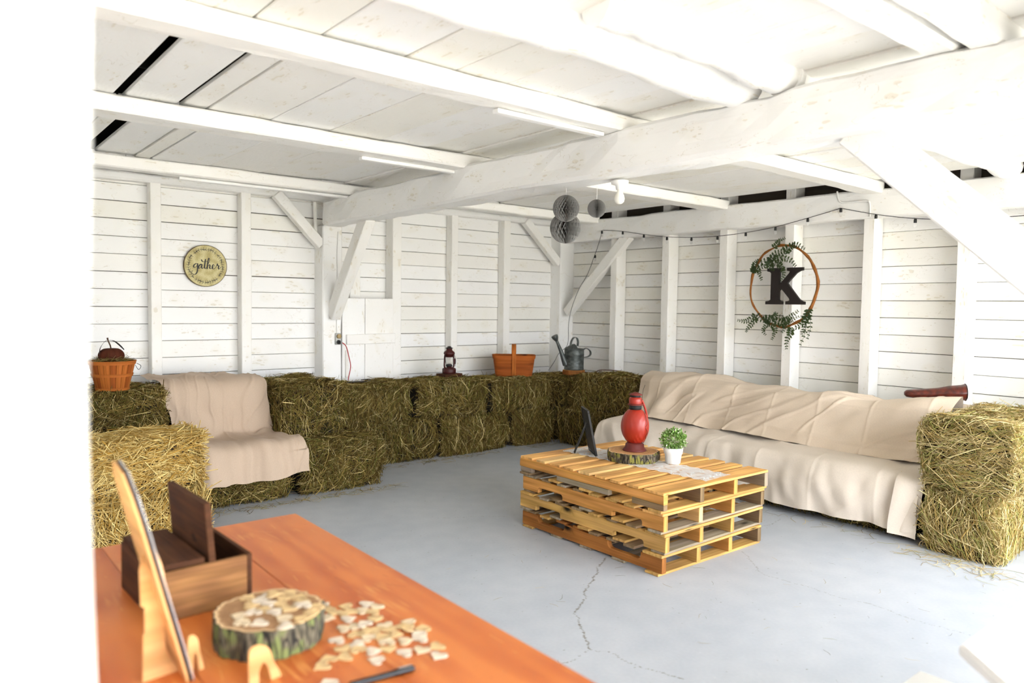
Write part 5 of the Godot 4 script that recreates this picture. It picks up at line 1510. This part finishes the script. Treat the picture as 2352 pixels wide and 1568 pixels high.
func bushel():
	var at = Vector3(1.115, 0.868, -5.97)
	var o = thing("bushel_basket", "round splint bushel basket at the left end of the bales", "basket", at)
	# staves: each its own slat, leaning outwards
	var n = 22
	var H = 0.215; var r0 = 0.105; var r1 = 0.155
	for k in n:
		var a = TAU * k / n
		var st = S(); st.set_smooth_group(-1)
		var wd = TAU * 0.5 / n * 0.93
		var P = func(t, s, i): 
			var r = lerpf(r0, r1, t) - i
			return Vector3(cos(a + s * wd) * r, t * H, sin(a + s * wd) * r)
		for q in [0.0, 0.5]:
			for i in [0.0, 0.003]:
				var cen = Vector3(0, H * (q + 0.25), 0) if i == 0.0 else P.call(q + 0.25, 0.0, -1.0)
				fan(st, [P.call(q, -1, i), P.call(q, 1, i), P.call(q + 0.5, 1, i), P.call(q + 0.5, -1, i)], cen, [Vector2(q * H, 0), Vector2(q * H, 0.03), Vector2(q * H + 0.1, 0.03), Vector2(q * H + 0.1, 0)])
			for s in [-1, 1]:
				fan(st, [P.call(q, s, 0.0), P.call(q + 0.5, s, 0.0), P.call(q + 0.5, s, 0.003), P.call(q, s, 0.003)], P.call(q + 0.25, 0, 0.0), [Vector2.ZERO, Vector2.ZERO, Vector2.ZERO, Vector2.ZERO])
		part(o, "stave", done(st), M.splint2 if k % 3 else M.splint)
	for h in [[0.188, 0.215, 0.005], [0.10, 0.122, 0.005], [0.0, 0.02, 0.005]]:
		var ra = lerpf(r0, r1, h[0] / H) + h[2]; var rb = lerpf(r0, r1, h[1] / H) + h[2]
		lathe(o, "hoop_band", [Vector2(ra - 0.004, h[0]), Vector2(ra, h[0]), Vector2(rb, h[1]), Vector2(rb - 0.004, h[1]), Vector2(ra - 0.004, h[0])], M.splint2, Vector3.ZERO, 44, -1)
	lathe(o, "bottom", [Vector2(0, 0.004), Vector2(r0, 0.004), Vector2(r0, 0.008), Vector2(0, 0.008)], M.splint, Vector3.ZERO, 32, -1)
	tube(o, "wire_handle", bez([Vector3(r1 + 0.003, 0.19, 0.02), Vector3(r1 + 0.03, 0.17, 0.03), Vector3(r1 + 0.02, 0.14, 0.0), Vector3(r1 + 0.002, 0.175, -0.02)], 6), 0.0018, M.black, 5)
	# hay filling
	var r := RandomNumberGenerator.new(); r.seed = 15
	var mm := MultiMesh.new(); mm.transform_format = MultiMesh.TRANSFORM_3D; mm.use_colors = true; mm.mesh = STR.hay; mm.instance_count = 420
	for k in 420:
		var a = r.randf() * TAU; var q = sqrt(r.randf()) * 0.135
		var p = Vector3(cos(a) * q, 0.20 + r.randf() * 0.035, sin(a) * q)
		var d = Vector3(r.randfn(), r.randfn() * 0.25, r.randfn()).normalized(); var L = r.randf_range(0.05, 0.13)
		if q + L * 0.4 > 0.15: p *= Vector3(0.8, 1, 0.8)
		var bx = d.cross(Vector3.UP).normalized()
		mm.set_instance_transform(k, Transform3D(Basis(bx * L, d * L, bx.cross(d) * L), p)); mm.set_instance_color(k, hay_color("hay", r))
	var mi := MultiMeshInstance3D.new(); mi.name = "hay_filling"; mi.multimesh = mm; mi.material_override = M.strand
	add_child(mi); mi.position = at
	tag(mi, "dry hay filling the top of the bushel basket", "hay", "", "stuff")
	# dried gourd with stem and leaves
	var g = thing("dried_gourd", "brown ribbed gourd with dry stem and leaves in the bushel basket", "gourd", at + Vector3(-0.005, 0.190, 0.0))
	var st = S(); st.set_smooth_group(1)
	var P = func(u, v):
		var a = u * TAU; var ph = v * PI
		var rib = 1.0 - 0.16 * pow(abs(sin(a * 4.0)), 0.35) * 0.0 - 0.14 * (1.0 - pow(abs(sin(a * 4.0)), 0.6))
		return Vector3(cos(a) * sin(ph) * 0.088 * rib, 0.06 + cos(ph) * 0.062 - 0.022 * exp(-pow(sin(ph) / 0.3, 2.0)) * sign(cos(ph)), sin(a) * sin(ph) * 0.088 * rib)
	for i in 48:
		for j in 16:
			fan(st, [P.call(i / 48.0, j / 16.0), P.call((i + 1) / 48.0, j / 16.0), P.call((i + 1) / 48.0, (j + 1) / 16.0), P.call(i / 48.0, (j + 1) / 16.0)], Vector3(0, 0.06, 0), [Vector2(i / 48.0, 0), Vector2((i + 1) / 48.0, 0), Vector2((i + 1) / 48.0, 0.1), Vector2(i / 48.0, 0.1)])
	var gm = M.brown.duplicate(); gm.albedo_color = Color(0.36, 0.17, 0.09); gm.uv1_scale = Vector3(3, 4, 1)
	part(g, "fruit", done(st), gm)
	var stem = mat(Color(0.30, 0.20, 0.13), 0.9)
	var stm = tube(g, "stem", bez([Vector3(0, 0.09, 0), Vector3(-0.005, 0.13, 0.0), Vector3(-0.018, 0.165, 0.0), Vector3(-0.024, 0.19, 0)], 5), [0.006, 0.0055, 0.005, 0.0048, 0.0046, 0.0045, 0.0045, 0.0045, 0.0045, 0.0045, 0.0045, 0.0045, 0.005, 0.0055, 0.006, 0.006], stem, 8)
	for l in [[Vector3(-0.02, 0.178, 0), Vector3(-0.05, 0.155, 0.01), Vector3(-0.075, 0.11, 0.015), Vector3(-0.08, 0.05, 0.02)], [Vector3(-0.012, 0.172, 0), Vector3(0.02, 0.165, 0.0), Vector3(0.055, 0.135, 0.0), Vector3(0.085, 0.10, 0.0)]]:
		var lp = bez(l, 6)
		st = S(); st.set_smooth_group(-1)
		for i in lp.size() - 1:
			var dd = (lp[i + 1] - lp[i]).normalized()
			var t = float(i) / lp.size()
			var wv = 0.002 + 0.013 * sin(clampf((t - 0.15) / 0.85, 0, 1) * PI)
			box_strip(st, lp[i], lp[i + 1], Vector3(0, 0.3, 1).normalized() * wv, dd.cross(Vector3(0, 0.3, 1)).normalized() * 0.001, 0)
		part(stm, "dry_leaf", done(st), mat(Color(0.16, 0.11, 0.085), 0.9))

func boot():
	var o = thing("leather_boot", "reddish-brown leather boot lying on the end of the long backrest", "boot", Vector3(5.93, 0.875, -2.24))
	o.rotation = Vector3(0, deg_to_rad(-62.0), deg_to_rad(0.0))
	var im := Image.create(128, 128, false, Image.FORMAT_RGB8)
	for y in 128:
		for x in 128:
			var t = clampf(0.5 + 0.5 * nz.get_noise_2d(x * 0.05, y * 0.05) + 0.25 * nz.get_noise_2d(x * 0.2 + 9.0, y * 0.2), 0, 1)
			im.set_pixel(x, y, Color(0.25, 0.085, 0.05).lerp(Color(0.42, 0.155, 0.09), t))
	var lea = mat(Color(1, 1, 1), 0.38); lea.albedo_texture = tex(im)
	# shaft lying on its side: along local x, open end at +x
	var st = S(); st.set_smooth_group(1)
	var secs = [[-0.20, 0.012, 0.030, 0.0], [-0.185, 0.026, 0.045, 0.0], [-0.12, 0.034, 0.055, 0.0], [-0.05, 0.040, 0.060, 0.004], [0.02, 0.044, 0.070, 0.010], [0.10, 0.052, 0.085, 0.020], [0.17, 0.058, 0.095, 0.026], [0.20, 0.060, 0.096, 0.028]]
	var n = 24
	var P = func(i, k):
		var a = TAU * k / n
		var s = secs[i]
		var w = 1.0 + 0.10 * nz.get_noise_3d(s[0] * 14.0, cos(a) * 1.4, sin(a) * 1.4)
		return Vector3(s[0], 0.02 + s[3] + sin(a) * s[1] * w, cos(a) * s[2] * w)
	for i in secs.size() - 1:
		for k in n:
			fan(st, [P.call(i, k), P.call(i, k + 1), P.call(i + 1, k + 1), P.call(i + 1, k)], Vector3((secs[i][0] + secs[i + 1][0]) / 2, 0.02 + secs[i][3], 0), [Vector2(secs[i][0] * 4, k / 24.0), Vector2(secs[i][0] * 4, (k + 1) / 24.0), Vector2(secs[i + 1][0] * 4, (k + 1) / 24.0), Vector2(secs[i + 1][0] * 4, k / 24.0)])
	var e0 = []; var uv = []
	for k in n: e0.append(P.call(0, k)); uv.append(Vector2.ZERO)
	fan(st, e0, Vector3(0, 0, 0), uv)
	var sf = part(o, "shaft", done(st), lea)
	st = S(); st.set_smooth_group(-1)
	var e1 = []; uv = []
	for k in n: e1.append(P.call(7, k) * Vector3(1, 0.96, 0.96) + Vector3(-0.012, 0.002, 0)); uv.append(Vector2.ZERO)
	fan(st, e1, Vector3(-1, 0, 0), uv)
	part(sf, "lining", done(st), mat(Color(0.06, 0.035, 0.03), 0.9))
	var ring = []
	for k in n + 1: ring.append(P.call(7, k))
	tube(sf, "top_binding", ring, 0.004, mat(Color(0.12, 0.05, 0.04), 0.5), 6)

# ------------------------------------------------------------------ the painted table
func build_table():
	var T = 0.74
	var o = thing("wooden_table", "long table painted worn orange in front of the straw bales", "table", Vector3(0.62, 0, -1.62), 0.0)
	# three planks along z
	var L = 1.93
	var x = 0.145 - 0.62
	for w in [0.30, 0.335, 0.305]:
		board(o, "table_plank", Vector3(w - 0.0012, 0.032, L), Vector3(x + w / 2, T - 0.016, 0.0), M.orange, Vector3.ZERO, 0.002)
		x += w
	board(o, "apron", Vector3(0.82, 0.09, 0.022), Vector3(-0.005, T - 0.078, -0.86), M.orange)
	board(o, "apron", Vector3(0.82, 0.09, 0.022), Vector3(-0.005, T - 0.078, 0.86), M.orange)
	board(o, "apron", Vector3(0.022, 0.09, 1.70), Vector3(0.394, T - 0.078, 0), M.orange)
	board(o, "apron", Vector3(0.022, 0.09, 1.70), Vector3(-0.404, T - 0.078, 0), M.orange)
	for sx in [-0.38, 0.37]:
		for sz in [-0.84, 0.84]:
			hewn(o, "leg", Vector3(sx, 0, sz), Vector3(sx, T - 0.033, sz), 0.06, 0.06, M.orange, 0.001, 5, Vector3(0, 0, 1), 0.3, 0.004)

func heart_poly(s):
	var o = []
	for k in 26:
		var t = TAU * k / 26.0
		o.append(Vector2(16.0 * pow(sin(t), 3.0), 13.0 * cos(t) - 5.0 * cos(2 * t) - 2.0 * cos(3 * t) - cos(4 * t)) * s / 32.0)
	return o

func build_table_things():
	var T = 0.74
	# bark slice for the hearts
	wood_slice("mossy bark-edged wood slice heaped with hearts on the orange table", Vector3(0.628, T + 0.001, -1.648), 0.122, 0.066, 12.0, M.barkgreen, M.endgrain2, 0.4)
	# hearts
	var st = S(); extrude_into(st, heart_poly(0.040), 0.0036, 0.0006)
	var hm = done(st)
	var hw = [M.ply.duplicate(), M.ply.duplicate(), M.ply.duplicate()]
	hw[0].albedo_color = Color(0.99, 0.90, 0.73); hw[1].albedo_color = Color(0.97, 0.82, 0.56); hw[2].albedo_color = Color(1.0, 0.94, 0.83)
	for m in hw: m.uv1_scale = Vector3(1.5, 2, 1); m.albedo_color = m.albedo_color.lightened(0.15)
	var sl = [[0.61, -1.737, 0], [0.645, -1.72, 0], [0.7, -1.708, 1], [0.662, -1.714, 1], [0.677, -1.684, 0], [0.709, -1.668, 0], [0.707, -1.643, 1], [0.622, -1.703, 1], [0.637, -1.674, 0], [0.658, -1.658, 1], [0.687, -1.623, 0], [0.697, -1.611, 1], [0.599, -1.69, 0], [0.592, -1.65, 0], [0.615, -1.649, 1], [0.631, -1.623, 0], [0.662, -1.619, 0], [0.717, -1.591, 0], [0.693, -1.563, 0], [0.558, -1.648, 0], [0.553, -1.608, 0], [0.582, -1.585, 0], [0.633, -1.576, 0], [0.621, -1.535, 0], [0.663, -1.549, 1]]
	var tb = [[0.804, -1.738], [0.804, -1.71], [0.806, -1.68], [0.778, -1.661], [0.846, -1.697], [0.821, -1.66], [0.845, -1.659], [0.867, -1.647], [0.816, -1.624], [0.894, -1.679], [0.908, -1.649], [0.886, -1.624], [0.87, -1.586], [0.784, -1.582], [0.812, -1.575], [0.831, -1.569], [0.817, -1.538], [0.792, -1.537], [0.841, -1.528], [0.871, -1.538], [0.866, -1.513], [0.806, -1.503], [0.835, -1.488], [0.865, -1.481], [0.832, -1.459], [0.772, -1.491], [0.76, -1.466], [0.744, -1.535], [0.736, -1.488], [0.721, -1.451], [0.688, -1.464], [0.664, -1.442], [0.783, -1.437], [0.769, -1.395], [0.815, -1.427], [0.866, -1.437], [0.837, -1.388], [0.903, -1.506], [0.925, -1.518], [0.902, -1.485], [0.934, -1.469], [0.908, -1.448], [0.902, -1.425], [0.872, -1.376], [0.909, -1.37], [0.888, -1.331], [0.644, -1.369]]
	var laid = []
	var put = func(x, z, y0, label, group):
		# a heart rests on those already lying under it
		var k = 0
		for p in laid:
			if Vector2(p.x - x, p.z - z).length() < 0.023 and p.y > y0 - 0.001: k = max(k, int(round((p.y - y0) / 0.004)) + 1)
		var y = y0 + k * 0.004
		laid.append(Vector3(x, y, z))
		var tone = rng.randi() % 3
		var o = part(self, "wooden_heart", hm, hw[tone], Vector3(x, y + 0.002, z), Vector3(-PI / 2, rng.randf() * TAU, 0))
		if k > 0: o.rotation.x += rng.randf_range(-0.05, 0.05)
		tag(o, ["cream", "golden", "whitish"][tone] + " wooden heart " + ("lying on top of others " if k > 0 else "lying flat ") + label, "heart", group)
	for p in sl: put.call(p[0], p[1], T + 0.0678, "on the bark-edged slice", "wooden hearts on the slice")
	for p in tb: put.call(p[0], p[1], T + 0.0006, "on the orange table top", "wooden hearts on the table")
	# marker pen
	var o = thing("marker_pen", "black marker pen lying beside the wooden hearts", "pen", Vector3(0.745, T + 0.0075, -1.316), 0.0)
	var d = Vector3(0.992, 0, 0.13)
	tube(o, "barrel", [d * -0.075, d * 0.02], 0.0065, M.blackgloss, 14)
	var cp = tube(o, "cap", [d * 0.02, d * 0.022, d * 0.060, d * 0.066], [0.0066, 0.0073, 0.0073, 0.0055], M.blackgloss, 14)
	board(cp, "clip", Vector3(0.032, 0.0018, 0.004), d * 0.045 + Vector3(0, 0.0083, 0), M.steel, Vector3(0, -0.13, 0), 0.0006)
	# divided box with an upright lid
	o = thing("wooden_box", "dark-stained divided wooden box with one lid standing open", "box", Vector3(0.548, T + 0.001, -2.035), 0.04)
	var w = 0.236; var l = 0.31; var h = 0.122; var t = 0.012
	board(o, "front_board", Vector3(w - 2 * t - 0.001, h, t), Vector3(0, h / 2, l / 2 - t / 2), M.boxwood, Vector3.ZERO, 0.001)
	board(o, "back_board", Vector3(w - 2 * t - 0.001, h, t), Vector3(0, h / 2, -l / 2 + t / 2), M.boxwood, Vector3.ZERO, 0.001)
	board(o, "side_board", Vector3(t, h + 0.004, l), Vector3(-w / 2 + t / 2, h / 2 + 0.002, 0), M.dark, Vector3.ZERO, 0.001)
	board(o, "side_board", Vector3(t, h + 0.004, l), Vector3(w / 2 - t / 2, h / 2 + 0.002, 0), M.dark, Vector3.ZERO, 0.001)
	board(o, "bottom_board", Vector3(w - 2 * t - 0.001, 0.008, l - 2 * t - 0.001), Vector3(0, 0.004, 0), M.dark, Vector3.ZERO, 0.0005)
	board(o, "divider", Vector3(0.010, h - 0.02, l - 2 * t - 0.001), Vector3(0.0, 0.009 + (h - 0.02) / 2, 0), M.dark, Vector3.ZERO, 0.0005)
	board(o, "closed_lid", Vector3(w / 2 - 0.006, 0.014, l - 0.002), Vector3(-w / 4 + 0.001, h + 0.0115, 0), M.dark, Vector3.ZERO, 0.001)
	board(o, "open_lid", Vector3(0.016, 0.165, l * 0.96), Vector3(0.014, h + 0.07, 0.0), M.dark, Vector3(0, 0, 0.08), 0.001)
	# laser-cut sign leaning on its strut, seen from behind
	o = thing("plywood_sign", "plywood sign on an easel strut seen edge-on from behind", "sign", Vector3(0.425, T + 0.001, -1.66), 0.0)
	var edge = mat(Color(0.13, 0.075, 0.07), 0.7)
	var lean = atan2(0.112, 0.445)
	var up = Vector3(-sin(lean), cos(lean), 0); var nx = Vector3(cos(lean), sin(lean), 0)
	# panel with clipped corners; local 2D: x along z, y along the panel
	var pl = []
	for p in [[-0.085, 0.0], [0.105, 0.0], [0.115, 0.02], [0.115, 0.36], [0.100, 0.41], [0.06, 0.455], [-0.04, 0.47], [-0.095, 0.44], [-0.115, 0.36], [-0.115, 0.02]]: pl.append(Vector2(p[0], p[1]))
	var bs = Basis(Vector3(0, 0, 1), up, -nx)
	st = S(); for i in pl.size(): pl[i].x = pl[i].x * 0.6 + 0.045
	extrude_into(st, pl, 0.005, 0.0, Transform3D(bs, Vector3(-0.004, 0, 0)))
	part(o, "back_panel", done(st), M.ply)
	st = S(); extrude_into(st, pl, 0.006, 0.001, Transform3D(bs, Vector3(0.002, 0.0, 0)))
	part(o, "front_panel", done(st), edge)
	var acr = mat(Color(0.95, 0.95, 0.95, 0.25), 0.1); acr.transparency = BaseMaterial3D.TRANSPARENCY_ALPHA
	st = S(); extrude_into(st, pl, 0.003, 0.0, Transform3D(bs, Vector3(0.0075, 0.001, 0)))
	part(o, "acrylic_cover", done(st), acr)
	var sp = []
	for p in bez([Vector2(-0.062, 0.275), Vector2(-0.048, 0.262), Vector2(-0.035, 0.22), Vector2(-0.028, 0.15), Vector2(-0.034, 0.09), Vector2(-0.028, 0.04), Vector2(-0.002, 0.0)], 5): sp.append(p)
	for p in [[-0.078, 0.0], [-0.076, 0.10], [-0.073, 0.10], [-0.073, 0.155], [-0.080, 0.158], [-0.082, 0.232], [-0.077, 0.262], [-0.070, 0.273]]: sp.append(Vector2(p[0], p[1]))
	st = S(); extrude_into(st, sp, 0.005, 0.0)
	var sub = part(o, "easel_strut", done(st), M.ply, Vector3(0.0, 0, 0.045), Vector3(0, 0.12, 0))
	var sign = o
	# hook-shaped plywood feet of the easels
	for hk in [[Vector3(0.446, T + 0.001, -1.585), 0.082, "pale curved plywood easel foot beside the leaning sign", 0.3, 0.9], [Vector3(0.545, T + 0.001, -1.455), 0.082, "plywood easel arch in front of the mossy wood slice", 0.15, 1.75]]:
		var hp = []
		var H = hk[1]; var B = hk[4]
		for p in bez([Vector2(0.0, 0.0), Vector2(-0.002, 0.35), Vector2(-0.005, 0.75), Vector2(0.03, 0.98), Vector2(0.16, 1.0), Vector2(0.30, 0.84), Vector2(0.37, 0.5), Vector2(0.46, 0.18), Vector2(0.50, 0.0)], 5): hp.append(Vector2(p.x * B - 0.25 * B, p.y) * H)
		for p in bez([Vector2(0.34, 0.0), Vector2(0.29, 0.35), Vector2(0.22, 0.52), Vector2(0.155, 0.35), Vector2(0.15, 0.0)], 5): hp.append(Vector2(p.x * B - 0.25 * B, p.y) * H)
		if hk[3] > 0.2:
			extrude(sign, "hook_foot", hp, 0.005, M.ply, 0.0, hk[0] - sign.position, Vector3(0, hk[3], 0))
			continue
		o = extrude(self, "plywood_easel", hp, 0.005, M.ply, 0.0, hk[0], Vector3(0, hk[3], 0))
		tag(o, hk[2], "easel")

# ------------------------------------------------------------------ white furniture at the open front
func build_front_things():
	var o = thing("octagonal_table", "white eight-sided table at the open front beside the floor crack", "table", Vector3(2.56, 0, 0.07), 0.0)
	# top: octagon with its far edge along x; the far left corner at (1.87, -0.63)
	var a = 0.70; var t = a * tan(PI / 8)
	var pl = [Vector2(-t, a), Vector2(t, a), Vector2(a, t), Vector2(a, -t), Vector2(t, -a), Vector2(-t, -a), Vector2(-a, -t), Vector2(-a, t)]
	var sc = 0.985
	extrude(o, "table_top", pl, 0.035, M.whitegloss, 0.008, Vector3(-0.40 + 0.0, 0.733, 0.0), Vector3(-PI / 2, 0, 0))
	hewn(o, "pedestal", Vector3(-0.40, 0.05, 0), Vector3(-0.40, 0.715, 0), 0.12, 0.12, M.white, 0.001, 3, Vector3(0, 0, 1), 0.3, 0.006)
	board(o, "foot", Vector3(0.8, 0.05, 0.09), Vector3(-0.40, 0.025, 0), M.white)
	board(o, "foot", Vector3(0.09, 0.048, 0.8), Vector3(-0.40, 0.024, 0), M.white)
	o = thing("white_bench", "low white bench tucked beside the eight-sided white table", "bench", Vector3(1.86, 0, -0.745), 0.0)
	board(o, "seat_plank", Vector3(0.90, 0.035, 0.135), Vector3(0, 0.4325, -0.07), M.whitegloss, Vector3.ZERO, 0.006)
	board(o, "seat_plank", Vector3(0.90, 0.035, 0.135), Vector3(0, 0.4325, 0.07), M.whitegloss, Vector3.ZERO, 0.006)
	for s in [-0.36, 0.36]:
		board(o, "leg_panel", Vector3(0.035, 0.414, 0.24), Vector3(s, 0.207, 0), M.white)
